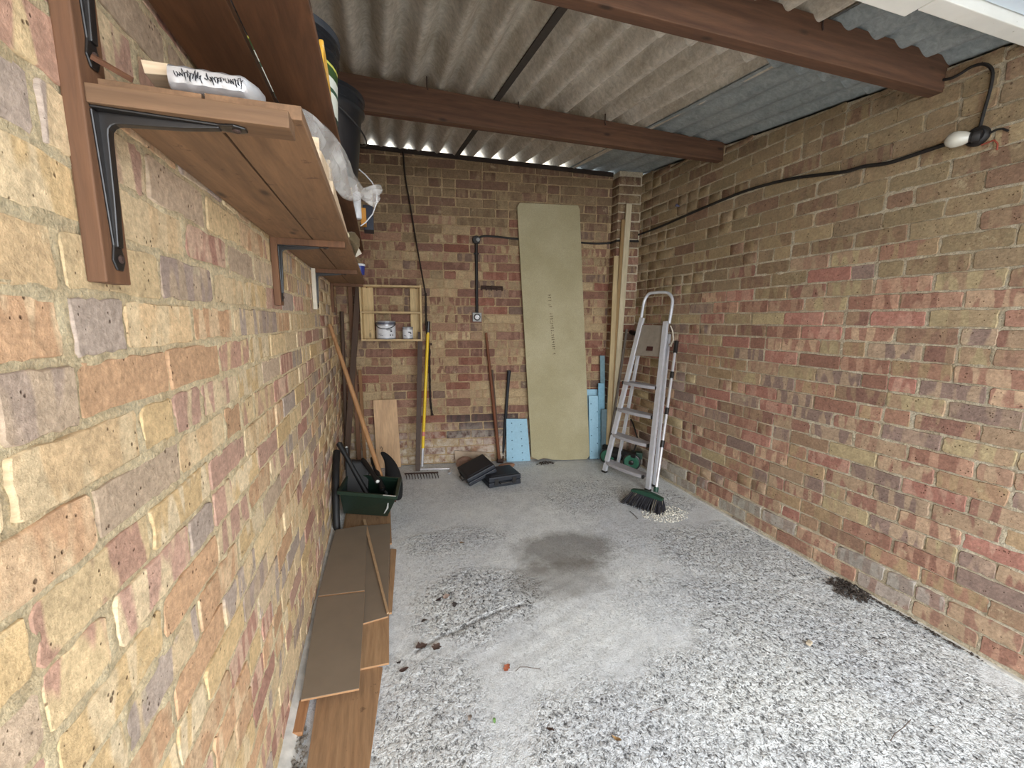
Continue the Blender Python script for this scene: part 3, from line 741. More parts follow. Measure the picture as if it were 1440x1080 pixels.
# clear bag
def plastic_mat(name, rgb, a_, rough=.25):
    mt, nt, b = newmat(name); tr = N(nt, 'ShaderNodeBsdfTransparent'); mx = N(nt, 'ShaderNodeMixShader')
    n1 = noise(nt, wpos(nt), 14, 3, .5); f = ramp(nt, n1, [(.35, a_-.12), (.7, a_+.2)])
    out = [n for n in nt.nodes if n.type == 'OUTPUT_MATERIAL'][0]
    b.inputs['Base Color'].default_value = (*lin(rgb), 1); b.inputs['Roughness'].default_value = rough
    nt.links.new(f, mx.inputs[0]); nt.links.new(tr.outputs[0], mx.inputs[1]); nt.links.new(b.outputs[0], mx.inputs[2]); nt.links.new(mx.outputs[0], out.inputs[0])
    bump(nt, b, n1, .3, .004); return mt
M_BAG = plastic_mat('clear_polythene', (236, 234, 230), .30, .12)
def bagmesh(path, radii, seed, n=22, m_=34, squash=1.0, fold=.3):
    P_ = [np.array(p) for p in path]; V = []; L = len(P_)-1
    for i in range(m_+1):
        f = i/m_*L; k = min(int(f), L-1); t_ = f-k; t_ = t_*t_*(3-2*t_)
        c = P_[k]*(1-t_)+P_[k+1]*t_; r = radii[k]*(1-t_)+radii[k+1]*t_
        d = P_[k+1]-P_[k]; d /= np.linalg.norm(d); a_ = np.cross(d, [0, 0, 1.]); a_ /= np.linalg.norm(a_); bb = np.cross(a_, d)
        for q in range(n):
            th = 2*math.pi*q/n
            w = .92+fold*abs(math.sin(q*math.pi*4/n+i*.035+seed))*(.4+.6*vnoise(np.array([q*.12]), np.array([i*.12]), seed)[0])-.16*fold
            V.append(c+r*w*(math.cos(th)*a_*squash+math.sin(th)*bb))
    Fc = [(i*n+q, i*n+(q+1) % n, (i+1)*n+(q+1) % n, (i+1)*n+q) for i in range(m_) for q in range(n)]
    Fc += [tuple(range(n))]
    return V, Fc
tpx = [(416, 170, 1.00), (436, 168, 1.06), (458, 181, 1.14), (476, 203, 1.24), (489, 234, 1.34), (503, 253, 1.44), (513, 259, 1.50), (533, 259, 1.54)]
bpx = [(421, 176, .94), (434, 200, 1.00), (446, 222, 1.08), (462, 250, 1.18), (480, 276, 1.30), (497, 284, 1.42), (510, 284, 1.49), (526, 292, 1.53)]
Tp = smooth_path([onY(u_, v_, y_) for u_, v_, y_ in tpx], 6); Bp = smooth_path([onY(u_, v_, y_) for u_, v_, y_ in bpx], 6)
nC = 28; V = []
for i, (T0, B0) in enumerate(zip(Tp, Bp)):
    c_ = (T0+B0)/2; h_ = (T0-B0)/2; ax_ = unit(Tp[min(i+1, len(Tp)-1)]-Tp[max(i-1, 0)]); nn_ = unit(np.cross(ax_, h_)); f_ = i/(len(Tp)-1)
    nk = 1-.55*math.exp(-((f_-.82)/.07)**2)
    for k in range(nC):
        th = 2*math.pi*k/nC; w = math.cos(th); side = math.sin(th)
        fold = .010*abs(math.sin(w*5+f_*3))*(1-w*w)+.012*(float(vnoise(np.array([w*2+9+(side > 0)*5]), np.array([f_*6]), 4)[0])-.5)
        V.append(c_+h_*w*nk+nn_*(side*.016+fold*np.sign(side)*min(1, abs(side)*3)))
Fc = [(i*nC+q, i*nC+(q+1) % nC, (i+1)*nC+(q+1) % nC, (i+1)*nC+q) for i in range(len(Tp)-1) for q in range(nC)]
V = [np.array((v[0], v[1], max(v[2], 1.594))) if v[0] < -.082 else v for v in V]
bg_o = MB().add(V, Fc).build('plastic_bag', M_BAG, None, True); tag(bg_o, 'crumpled clear plastic bag bulging over the edge of the lower shelf', 'plastic bag')
M_FOIL = plain('crumpled_foil', (150, 140, 112), .35, .5, .35, 70, .6)
V, Fc = bagmesh([(-.098, 1.66, 1.606), (-.094, 1.85, 1.632), (-.096, 2.05, 1.648), (-.102, 2.2, 1.61)], [.011, .024, .032, .008], 9, 14, 24)
V = [np.array((v[0], v[1], max(v[2], 1.5935))) for v in V]
o = MB().add(V, Fc+[tuple(reversed(range(24*14, 25*14)))]).build('crumpled_wrapper', M_FOIL, None, True); tag(o, 'crumpled brownish silver wrapper beyond the clear bag on the lower shelf', 'wrapper')
o = MB().prism([(-.112, 2.22, 1.594), (-.066, 2.24, 1.628), (-.09, 2.2, 1.672)], (.1, .9, .1), .004).build('paper_scrap', M_WHITE); tag(o, 'small white paper triangle sticking up from the lower shelf edge', 'paper')
M_BLUE = plain('navy_plastic', (40, 52, 128), .4); M_WL = plain('white_plastic', (226, 226, 228), .4)
tb = thing('plastic_tub', 'small blue tub with white lid at the far end of the lower shelf', 'tub', (-.105, 2.93, 1.592))
MB().lathe((-.105, 2.93, 1.5925), (0, 0, 1), [(.030, 0), (.034, .055)], 20).build('tub_body', M_BLUE, tb, True)
MB().lathe((-.105, 2.93, 1.6475), (0, 0, 1), [(.037, 0), (.037, .010), (.033, .014)], 20).build('lid', M_WL, tb, True)

# --- things on the upper shelf
def bucket(name, label, c, r0, r1, h, mat, z0, group=None, handle=True):
    t = thing(name, label, 'bucket', (c[0], c[1], z0))
    prof = [(r0*.96, 0), (r0, .006), (r0+(r1-r0)*.75, h*.78), (r1-.003, h*.80), (r1+.004, h*.815), (r1+.004, h*.84), (r1-.001, h*.85), (r1, h*.93), (r1+.006, h*.945), (r1+.006, h*.99), (r1, h), (r1-.008, h*.99)]
    MB().lathe((c[0], c[1], z0), (0, 0, 1), prof, 36).build('body', mat, t, True)
    return t
M_BUCK = plain('black_plastic', (24, 26, 30), .35, var=.1)
bk = bucket('bucket', 'big black builders bucket on the upper shelf below the deeper roof beam', (-.172, 1.76), .118, .148, .285, M_BUCK, 1.8155)
for sgn in (-1, 1): MB().obox((-.172+sgn*.0, 1.76+sgn*.150, 1.8155+.25), (.018, 0, 0), (0, .008, 0), (0, 0, .02)).build('handle_lug', M_BUCK, bk, False, .003)
pts = [(-.172+.158*math.sin(t_)*.98, 1.76-.158*math.cos(t_), 1.8155+.245-.10*math.sin(t_)) for t_ in np.linspace(0, math.pi, 16)]
MB().tube(pts, .003, 6).build('handle', M_BLK, bk, True)
M_LIDG = plain('dark_grey_plastic', (50, 54, 60), .45)
pt = bucket('paint_tub', 'black lidded paint tub with a green and yellow label on the upper shelf', (-.207, 1.34), .118, .128, .215, M_BUCK, 1.8155)
MB().lathe((-.207, 1.34, 1.8155+.213), (0, 0, 1), [(.134, 0), (.136, .004), (.136, .016), (.126, .022), (.11, .018)], 36).build('lid', M_LIDG, pt, True)
def label_mat():
    mt, nt, b = newmat('tub_label'); sp = N(nt, 'ShaderNodeSeparateXYZ'); nt.links.new(wpos(nt), sp.inputs[0])
    z = math_(nt, 'MULTIPLY', math_(nt, 'SUBTRACT', sp.outputs['Z'], 1.83), 6.5)
    r = N(nt, 'ShaderNodeValToRGB'); e = r.color_ramp; e.interpolation = 'CONSTANT'
    st = [(0, (40, 60, 50)), (.12, (222, 226, 214)), (.45, (60, 90, 70)), (.52, (222, 226, 214)), (.68, (58, 84, 46)), (.84, (206, 204, 96)), (.88, (30, 34, 36))]
    while len(e.elements) < len(st): e.elements.new(.5)
    for i, (p_, c_) in enumerate(st): e.elements[i].position = p_; e.elements[i].color = (*lin(c_), 1)
    nt.links.new(z, r.inputs[0]); nt.links.new(r.outputs[0], b.inputs['Base Color']); b.inputs['Roughness'].default_value = .4; return mt
MB().lathe((-.207, 1.34, 1.835), (0, 0, 1), [(.1205, 0), (.1262, .135)], 36).build('label', label_mat(), pt, True)
ym = plain('yellow_foam', (226, 172, 60), .8, dirt=((232, 214, 176), 50, .55))
o = MB().hexa([(-.098, 1.03, 1.8155), (-.088, 1.03, 1.8155), (-.088, 1.20, 1.8155), (-.098, 1.20, 1.8155), (-.098, 1.06, 1.895), (-.0885, 1.06, 1.895), (-.0885, 1.16, 1.87), (-.098, 1.16, 1.87)]).build('foam_strip', ym, None, False, .003); tag(o, 'ragged yellow foam strip at the edge of the upper shelf', 'foam')
o = MB().box((-.150, 2.02, 1.8155), (-.088, 2.06, 1.94)).build('timber_offcut', M_PINE, None, False, .002); tag(o, 'pale timber end standing on the upper shelf past the black bucket', 'timber offcut')
cl = plain('clear_tub', (190, 190, 190), .3)
# far end: caulk tube, white wire, orange and navy pieces
M_ORG = plain('orange_plastic', (206, 140, 44), .5)
t = thing('sealant_tube', 'white sealant tube standing at the edge of the upper shelf, by the wire loop', 'tube', (-.088, 2.36, 1.8155))
MB().lathe((-.083, 2.36, 1.8155), (0, 0, 1), [(.020, 0), (.022, .004), (.022, .12), (.018, .128), (.008, .13), (.005, .165)], 18).build('tube_body', M_WL, t, True)
o = MB().box((-.070, 2.48, 1.8155), (-.042, 2.56, 1.90)).build('orange_case', M_ORG, None, False, .004); tag(o, 'small orange plastic case overhanging the upper shelf beside the sealant tube', 'case')
o = MB().box((-.060, 2.62, 1.8155), (-.005, 2.74, 1.95)).build('navy_case', plain('navy_dark', (24, 28, 46), .5), None, False, .004); tag(o, 'dark navy plastic case at the far end of the upper shelf', 'case')
pts = [onY(u_, v_, 2.42) for u_, v_ in ((505, 238), (514, 246), (523, 256), (530, 270), (530, 284), (524, 301), (514, 313), (507, 318))]
o = MB().tube(pts, .0032, 6).build('wire_loop', M_WL, None, True); tag(o, 'white wire loop hanging off the edge of the upper shelf', 'wire')

# ================================================================== BACK WALL FIXTURES
M_CAB = plain('black_cable', (26, 22, 20), .6)
M_GRY = plain('grey_plastic', (150, 150, 146), .5)
cb1 = [onB(u_, v_, .012) for u_, v_ in ((671, 336), (680, 332), (700, 333), (727, 336), (780, 339), (814, 341), (838, 342.5), (852, 342))]
cb1[-1] = np.array([px0-.012, yb(px0)-.03, cb1[-1][2]])
cb1 += [np.array([px0-.012, n0[1]-.012, cb1[-1][2]+.003]), np.array([B-.02, n1[1]-.012, cb1[-1][2]+.006])]
c2 = [onX(u_, v_, B-.012) for u_, v_ in ((890, 333), (930, 318), (990, 292), (1050, 268), (1110, 252), (1160, 245), (1190, 241), (1215, 234), (1250, 229), (1290, 216), (1330, 203), (1345, 200), (1362, 193))]
for i in (5, 6): pass
pth = smooth_path(cb1[:8], 4)+[cb1[8], cb1[9]]+smooth_path(c2, 5)
o = MB().tube(pth, .0085, 8).build('electric_cable', M_CAB, None, True); tag(o, 'black electric cable running across the walls to the bare bulb', 'cable')
# junction box, conduit, socket
sk = thing('wall_socket', 'round pin socket in a square metal box below a black conduit', 'socket', onB(671, 446, 0))
def plate(parent, name, c, w, h, t_, mat, bev=.003):
    c = np.array(c); return MB().obox(c+BN*t_/2, BT*w/2, np.array([0, 0, h/2]), BN*t_/2).build(name, mat, parent, False, bev)
c = onB(670.5, 446, 0)
plate(sk, 'back_box', c, .078, .078, .036, M_GRY)
f_ = c+BN*.036
MB().lathe(f_, BN, [(.030, 0), (.030, .004), (.026, .006)], 24).build('ring', M_BLK, sk, True)
MB().lathe(f_+BN*.005, BN, [(.020, 0), (.020, .004), (.017, .006)], 24).build('socket_face', M_WL, sk, True)
for a_, dz in ((0, .008), (-.007, -.005), (.007, -.005)): MB().lathe(f_+BT*a_+[0, 0, dz]+BN*.0105, BN, [(.0026, 0), (.0026, .001)], 8).build('pin_hole', M_BLK, sk)
jb = onB(669.5, 338, 0)
cn = thing('conduit', 'black vertical conduit with a round junction box at its top', 'conduit', jb)
MB().tube([jb+BN*.014+[0, 0, -.02], c+BN*.014+[0, 0, .035]], .0135, 10).build('pipe', M_CAB, cn, True)
MB().lathe(jb, BN, [(.034, 0), (.034, .03), (.030, .035)], 24).build('junction_box', M_CAB, cn, True)
MB().lathe(jb+BT*.014+BN*.036, BN, [(.016, 0), (.016, .004), (.012, .007)], 18).build('cover_screw', M_GRY, cn, True)
s_ = onB(669.5, 357, 0); MB().obox(s_+BN*.014, BT*.024, (0, 0, .005), BN*.011).build('saddle_clip', M_CAB, cn, False, .002)
# iron hook rail
hr = thing('hook_rail', 'small dark iron rack fixed to the bricks beside the conduit', 'rack', onB(691, 404, 0))
h0, h1 = onB(676, 403, .012), onB(707, 404, .012)
MB().tube([h0, h1], .010, 6).build('bar', M_RUST, hr)
MB().tube([h0+[0, 0, -.016], h1+[0, 0, -.018]], .008, 6).build('bar', M_RUST, hr)
for f in (.03, .25, .48, .72, .97):
    q = h0*(1-f)+h1*f; MB().tube([q-BN*.016+[0, 0, .004], q+BN*.016+[0, 0, .002], q+BN*.018+[0, 0, -.024], q+BN*.005+[0, 0, -.028]], .006, 6).build('hook', M_RUST, hr)
# lamp and wiring on the other wall
M_BULB = plain('frosted_glass', (188, 184, 172), .15, spec=.8, var=.02, bstr=0)
lp = thing('light_bulb', 'bare frosted light bulb in a black holder on the brick side wall', 'lamp', onX(1372, 193, B-.03))
hc = onX(1373, 192, B-.035); bc = onX(1345, 196, B-.055)
ax = bc-hc; ax /= np.linalg.norm(ax)
MB().lathe(bc-ax*.045, ax, [(.012, 0), (.016, .008), (.024, .022), (.0295, .042), (.029, .056), (.022, .070), (.010, .078), (.003, .080)], 24).build('bulb', M_BULB, lp, True)
MB().lathe(hc-ax*.012, ax, [(.020, 0), (.022, .004), (.021, .022), (.017, .024), (.017, .034)], 20).build('holder', M_CAB, lp, True)
MB().lathe(onX(1376, 192, B-.003), (-1, 0, 0), [(.036, 0), (.036, .012), (.028, .022)], 24).build('ceiling_rose', M_CAB, lp, True)
o = MB().tube(smooth_path([onX(u_, v_, B-.014) for u_, v_ in ((1377, 184), (1383, 160), (1392, 128), (1396, 104), (1392, 94), (1382, 90), (1366, 94), (1350, 104), (1338, 110), (1322, 113))], 5), .0055, 8).build('lamp_cable', M_CAB, None, True); tag(o, 'short black cable looping up from the bulb holder to the roof beam', 'cable')
MB().tube([onX(u_, v_, B-.012) for u_, v_ in ((1388, 189), (1402, 182), (1410, 181), (1418, 184))], .004, 6).build('loose_wire', M_CAB, lp, True)
MB().tube([onX(u_, v_, B-.012) for u_, v_ in ((1380, 204), (1390, 200), (1398, 197), (1403, 202), (1402, 211))], .003, 6).build('loose_wire', plain('red_wire', (140, 62, 44), .6), lp, True)
o = MB().lathe(onX(955, 290, B-.002), (-1, 0, .2), [(.006, 0), (.006, .02), (.012, .024), (.008, .032)], 10).build('wall_plug', plain('blue_plug', (84, 84, 108), .6), None, True); tag(o, 'small bluish plug sticking out of the bricks above the cable', 'wall plug')

# hanging strap from roof to the shelf unit
pts = [onB(567, 214, .02), onB(570, 250, .02), onB(577, 290, .025), (onB(586, 345, .04)), onB(595, 395, .085), onB(598, 412, .10)]
o = MB().tube(smooth_path(pts, 6), .013, 8, flat=.5).build('hanging_strap', plain('dark_strap', (44, 34, 28), .8), None, True); tag(o, 'dark strap hanging from the top of the back wall down to the small shelf unit', 'strap')
pts = [onB(598.5, 412, .10), onB(599, 440, .09), onB(600, 465, .06), onB(603.5, 490, .02), onB(604.5, 540, .02), onB(605.5, 565, .02), onB(608, 584, .025)]
# bundle of dark cord beside the unit
o = MB().tube(smooth_path(pts, 8), [.008, .011, .007, .010, .008, .010]*8+[.014], 8).build('knotted_cord', plain('dark_cord', (40, 30, 22), .9), None, True); tag(o, 'dark knotted cord hanging down the side of the small shelf unit', 'cord')

# small shelf unit
W_U = wood('unit_wood', (204, 176, 128), (220, 194, 146), 'Z', rings=.2, spots=(120, 92, 60))
W_UE = wood('unit_edge', (190, 162, 118), (206, 180, 136), 'X', rings=.2, spots=(96, 70, 46))
un = thing('shelf_unit', 'small rough wooden shelf unit with three thin shelves on the back wall', 'shelf', onB(552, 440, .05))
def bpt(s, t, n): return np.array([s+BN[0]*n, D+SK*s+BN[1]*n, t])
uz = [1.148, 1.378, 1.592]
for s0, s1 in ((-.114, -.030), (.268, .352)):
    q = MB(); q.slab([bpt(s0, 1.148, .016), bpt(s1, 1.148, .016), bpt(s1, 1.60, .016), bpt(s0, 1.60, .016)], BN, .016); q.build('back_slat', W_U, un, False, .002)
for s0 in (-.128, .352):
    q = MB(); q.slab([bpt(s0, 1.13, .008), bpt(s0+.014, 1.13, .008), bpt(s0+.014, 1.60, .008), bpt(s0, 1.60, .008)], BN, .105); q.build('side_panel', W_U, un, False, .003)
for z_ in uz:
    q = MB(); q.slab([bpt(-.125, z_-.016, .02), bpt(.362, z_-.016, .02), bpt(.362, z_, .02), bpt(-.125, z_, .02)], BN, .105); q.build('shelf_board', W_UE, un, False, .002)
for s_ in (-.08, .32): MB().lathe(bpt(s_, 1.575, .032), BN, [(.006, 0), (.006, .002), (.003, .003)], 8).build('screw', M_RUST, un)
# paint tins
M_TIN = plain('tin_plate', (186, 188, 194), .28, .6, .05, 50, .05)
def tin(label, s, r, h, zb, hasH):
    c = bpt(s, zb, .075); t = thing('paint_tin', label, 'paint tin', c, 'paint tins on the small shelf unit')
    MB().lathe(c, (0, 0, 1), [(r, 0), (r+.0015, .003), (r, .006), (r, h-.008), (r+.002, h-.004), (r+.001, h), (r-.008, h-.001), (r-.01, h-.005)], 32).build('can', M_TIN, t, True)
    MB().lathe(c+[0, 0, .012], (0, 0, 1), [(r+.0008, 0), (r+.0008, h*.66)], 32).build('paper_label', plain('tin_label', (214, 214, 216), .5, var=.05), t, True)
    # printed marks on the label
    mk = MB()
    for a_, zz, w_, h_ in ((.75, .55, .016, .013), (.45, .70, .05, .004), (.45, .64, .035, .003), (.95, .22, .008, .012), (.62, .22, .008, .012), (-.6, .3, .03, .003), (-.4, .2, .03, .003)):
        ang = math.atan2(BN[1], BN[0])+a_*.9; n_ = np.array([math.cos(ang), math.sin(ang), 0]); tt = np.array([-n_[1], n_[0], 0])
        mk.obox(c+n_*(r+.001)+[0, 0, .012+h*.66*zz], tt*w_/2*min(1, r/.08), (0, 0, h_/2), n_*.0006)
    mk.build('label_print', M_INK, t)['kind'] = 'stuff'
    if hasH:
        ang0 = math.atan2(BN[1], BN[0])
        pts = [c+[0, 0, h*.86-.045*math.sin(math.pi*i/14)]+(r+.004)*np.array([math.cos(ang0-1.5+3.0*i/14), math.sin(ang0-1.5+3.0*i/14), 0]) for i in range(15)]
        MB().tube(pts, .0035, 6).build('handle', M_BLK, t, True)
        MB().lathe(c+[0, 0, h*.80], (0, 0, 1), [(r+.001, 0), (r+.001, h*.12)], 32).build('top_band', plain('tin_dark_band', (86, 88, 100), .4), t, True)
    return t
tin('large silver paint tin with a black wire handle', .068, .078, .152, 1.1485, True)
tin('small silver paint tin without a handle', .245, .043, .102, 1.1485, False)

# ================================================================== BOARDS AGAINST THE BACK WALL
def board(name, label, cat, bl, br, tr, tl, th, mat, group=None, bevel=.002, away=True, parent=None):
    bl, br, tr, tl = map(np.array, (bl, br, tr, tl)); n = unit(np.cross(br-bl, tl-bl)); 
    if n@BN < 0: n = -n
    m_ = MB().slab([bl, br, tr, tl], n, -th)
    o = m_.build(name, mat, parent, False, bevel)
    if parent is None: tag(o, label, cat, group)
    return o
def chip_mat():
    mt, nt, b = newmat('chipboard'); p = wpos(nt); n1 = noise(nt, p, 180, 3, .8); n2 = noise(nt, p, 2.5, 4, .6)
    c = mix(nt, ramp(nt, n2, [(.35, 0), (.65, 1)]), lin((164, 154, 120)), lin((178, 168, 136)))
    c = mix(nt, 1.0, c, ramp(nt, n1, [(.3, .78), (.7, 1.15)]), 'MULTIPLY')
    st = noise(nt, mapped(nt, p, (1, 1, .7)), 6, 5, .7)
    nt.links.new(c, b.inputs['Base Color']); b.inputs['Roughness'].default_value = .8; bump(nt, b, n1, .2, .001); return mt
M_CHIP = chip_mat()
cbt = thing('chipboard_panel', 'tall greenish-tan chipboard sheet leaning on the back wall', 'board', onZ(790, 645, 0))
BL, BR = onB(748, 645, .088)*[1, 1, 0]+[0, 0, .002], onB(829.5, 641, .088)*[1, 1, 0]+[0, 0, .002]; TL, TR = onB(727, 285, .034), onB(815, 289, .034)
nb = unit(np.cross(BR-BL, TL-BL)); nb = nb if nb@BN > 0 else -nb
e1, e2 = unit(TR-TL), unit(TL-BL)
poly = [BL+.03*unit(BR-BL)+0*e2, BR-.03*unit(BR-BL), BR+.035*unit(TR-BR), TR-.035*unit(TR-BR), TR-.02*e1, TL+.03*e1, TL-.035*e2, BL+.05*e2]
# worn crumbled foot
ft = [BL+.05*e2, BL+.06*unit(BR-BL)+.018*e2, BL+.12*unit(BR-BL)+.035*e2, BL+.20*unit(BR-BL)+.012*e2, BL+.3*unit(BR-BL)+.004*e2, BR-.03*unit(BR-BL), BR+.035*unit(TR-BR), TR-.03*unit(TR-BR), TR-.015*e1, TL+.025*e1, TL-.035*e2]
ft = [p_-nb*((p_-BL)@nb) for p_ in ft]
MB().prism(ft, nb, -.022).build('sheet', M_CHIP, cbt, False, .001)
# faded printed stamp running down the board
def bq(u_, v_):
    d = ray(u_, v_); return O+d*(((BL-O)@nb)/(d@nb))
stp = MB(); random.seed(12)
g0, g1 = bq(772.5, 414), bq(779.5, 498); gl = np.linalg.norm(g1-g0); gd = unit(g1-g0); gp = unit(np.cross(gd, nb))
f = 0
while f < gl:
    if random.random() < .82:
        L_ = random.uniform(.010, .016)
        for k in range(random.choice([2, 3])):
            o_ = random.uniform(-.012, .012); horizontal = random.random() < .5
            c_ = g0+gd*(f+L_/2+random.uniform(-.3, .3)*L_)+gp*(o_ if not horizontal else 0)+nb*.0006
            if horizontal: stp.obox(c_, gp*.014, gd*.0016, nb*.0003)
            else: stp.obox(c_, gd*L_*.45, gp*.002, nb*.0003)
    f += .021
stp.build('printed_stamp', plain('faded_ink', (92, 80, 56), .9, var=.25), cbt)['kind'] = 'stuff'
# dark decayed crumbs at its foot
M_DEB = plain('dark_debris', (58, 50, 44), .95, var=.4)
def crumbs(name, label, cat, c, rx, ry, n, size, mat, seed, zmax=.01):
    random.seed(seed); m_ = MB()
    for i in range(n):
        a_ = random.uniform(0, 6.28); r_ = random.random()**.7; x, y = c[0]+rx*r_*math.cos(a_), c[1]+ry*r_*math.sin(a_)
        s_ = size*random.uniform(.4, 1.3); th = random.uniform(0, 3.14); u_ = np.array([math.cos(th), math.sin(th), random.uniform(-.3, .3)])*s_; v_ = np.array([-math.sin(th), math.cos(th), random.uniform(-.3, .3)])*s_*random.uniform(.3, .8)
        z = random.uniform(0, zmax)*(1-r_)+.002
        p_ = np.array([x, y, z+s_*.15]); w_ = np.array([0, 0, s_*.25])
        m_.add([p_-u_-w_, p_+v_-w_, p_+u_, p_-v_, p_+w_], [(0, 1, 4), (1, 2, 4), (2, 3, 4), (3, 0, 4), (3, 2, 1, 0)])
    o = m_.build(name, mat); return tag(o, label, cat, kind='stuff')
crumbs('board_crumbs', 'dark rotted crumbs at the foot of the tall chipboard sheet', 'debris', onZ(768, 652, 0), .09, .03, 70, .012, M_DEB, 2, .03)
# blue underlay boards
def foam_mat():
    mt, nt, b = newmat('blue_foam'); n1 = noise(nt, wpos(nt), 60, 3); c = mix(nt, 1.0, lin((150, 188, 206)), ramp(nt, n1, [(.3, .94), (.7, 1.05)]), 'MULTIPLY')
    nt.links.new(c, b.inputs['Base Color']); b.inputs['Roughness'].default_value = .7; return mt
M_FOAM = foam_mat(); M_FOAMD = plain('foam_mark', (70, 104, 124), .8)
def foam(label, q, dots=(), th=.012, mat=None):
    t = thing('foam_board', label, 'foam board', q[0], 'blue foam boards against the back wall')
    board('panel', '', '', *q, th, mat or M_FOAM, parent=t)
    bl, br, tr, tl = map(np.array, q); n = unit(np.cross(br-bl, tl-bl)); n = n if n@BN > 0 else -n
    for cx_, n_, ph in dots:
        for k in range(n_):
            f_ = (k+.5+ph)/n_; 
            if f_ > .98: continue
            p_ = (bl*(1-cx_)+br*cx_)*(1-f_)+(tl*(1-cx_)+tr*cx_)*f_
            MB().lathe(p_-n*.0003, n, [(.006, -.001), (.0055, .0016)], 8).build('dot_mark', M_FOAMD, t)
g = lambda u_, v_, o_: onB(u_, v_, o_)
foam('pale blue foam board beside the black handle', [onB(712.5, 644, .055)*[1, 1, 0]+[0, 0, .002], onB(746, 644, .05)*[1, 1, 0]+[0, 0, .002], g(741, 589, .05), g(712, 589, .05)], ((.25, 5, 0), (.68, 6, -.3)))
foam('wide blue foam board, rearmost on the ladder side of the chipboard', [g(829, 640, .03)*[1, 1, 0]+[0, 0, .002], g(850, 640, .03)*[1, 1, 0]+[0, 0, .002], g(840.5, 547.5, .03), g(823, 547.5, .03)])
foam('spotted blue foam board in front on the ladder side of the chipboard', [g(829.5, 639, .085)*[1, 1, 0]+[0, 0, .002], g(843.5, 639, .085)*[1, 1, 0]+[0, 0, .002], g(842.5, 556.5, .075), g(828, 556.5, .075)], ((.2, 4, 0), (.8, 4, -.5)))
foam('tall narrow blue foam strip reaching above the others', [g(846, 640, .055)*[1, 1, 0]+[0, 0, .002], g(852, 640, .055)*[1, 1, 0]+[0, 0, .002], g(850.5, 500, .05), g(844, 500, .05)], mat=plain('faded_foam', (112, 138, 146), .8))
foam('mid height blue foam strip between the spotted board and the corner timbers', [g(842, 638, .09)*[1, 1, 0]+[0, 0, .002], g(850.5, 638, .09)*[1, 1, 0]+[0, 0, .002], g(849.5, 539, .085), g(841.5, 539, .085)], mat=plain('mid_foam', (122, 164, 184), .8))
foam('short grey-blue foam strip nearest the ladder', [g(846, 642, .15)*[1, 1, 0]+[0, 0, .002], g(852.5, 642, .15)*[1, 1, 0]+[0, 0, .002], g(853.5, 575.5, .14), g(846, 575.5, .14)], mat=plain('greyblue_foam', (98, 120, 128), .8))
# timbers in the corner
def bar(name, label, cat, pt_, pb_, w, th, mat, group=None, wv=None):
    pt_, pb_ = np.array(pt_, float), np.array(pb_, float); d = unit(pt_-pb_); wv = unit(np.array(wv if wv is not None else BT)); wv = unit(wv-d*(wv@d)); tn = np.cross(d, wv)
    o = MB().obox((pt_+pb_)/2, d*np.linalg.norm(pt_-pb_)/2, wv*w/2, tn*th/2).build(name, mat, None, False, .0015)
    return tag(o, label, cat, group)
W_P1 = wood('batten_white', (186, 172, 142), (204, 190, 160), 'Z', rings=.1, knots=False)
W_P2 = wood('batten_brown', (140, 112, 72), (160, 130, 88), 'Z', rings=.15, knots=False)
W_P3 = wood('batten_tan', (174, 152, 112), (192, 170, 130), 'Z', rings=.15, knots=False)
GR = 'timber battens standing in the corner by the ladder'
bar('timber_batten', 'tallest whitish batten standing in the corner by the ladder', 'timber', onB(884.5, 287, .145), onB(860, 638, .15)*[1, 1, 0]+[0, 0, .012], .05, .018, W_P1, GR)
bar('timber_batten', 'brown batten between the two pale ones in the corner', 'timber', onB(876.5, 309, .135), onB(855.5, 638, .14)*[1, 1, 0]+[0, 0, .012], .034, .018, W_P2, GR)
bar('timber_batten', 'shorter tan batten on the foam board side of the corner', 'timber', onB(866.5, 360, .145), onB(855, 620, .145)*[1, 1, 0]+[0, 0, .012], .042, .016, W_P3, GR)
bar('timber_batten', 'slim pale strip behind the short tan batten', 'timber', onB(859.5, 495, .125), onB(852, 610, .14)*[1, 1, 0]+[0, 0, .012], .02, .012, W_P1, GR)
bar('timber_batten', 'dark grey slanting rod crossing in front of the corner battens', 'rod', onB(881.5, 463, .175), onB(854, 645, .175)*[1, 1, 0]+[0, 0, .012], .02, .012, plain('grey_wood', (110, 102, 94), .8))
o = MB().tube([onX(878, 464, B-.05), onX(893, 469, B-.03)], .02, 10).build('wall_bracket', M_BLK, None, True); tag(o, 'black stub fixed to the side wall behind the ladder top', 'bracket')

# ================================================================== CORNER BY THE SIDE WALL: POLES AND TIMBERS
W_POLE = wood('pole_wood', (128, 92, 58), (150, 110, 72), 'Z', rings=.1, knots=False)
W_DK = wood('dark_timber', (72, 54, 42), (90, 68, 52), 'Z', rings=.2, knots=False)
GC = 'timbers and poles in the far corner by the long shelves'
bar('timber_batten', 'thin brown batten standing tight in the far shelf corner', 'timber', onB(467.5, 404, .03), onB(482, 640, .03)*[1, 1, 0]+[.0, 0, .012], .03, .018, W_POLE, GC)
o = MB().tube([onB(480.5, 438, .05), onB(485, 560, .06), onB(488, 655, .07)*[1, 1, 0]+[0, 0, .012]], .016, 10).build('pole', W_DK, None, True); tag(o, 'dark round pole ending at the height of the big paint tin, in the far corner', 'pole', GC)
bar('timber_batten', 'reddish brown batten crossing behind the others in the far corner', 'timber', onB(492, 401, .04), onB(505, 640, .04)*[1, 1, 0]+[0, 0, .012], .034, .018, wood('red_batten', (112, 78, 54), (130, 92, 66), 'Z', knots=False), GC)
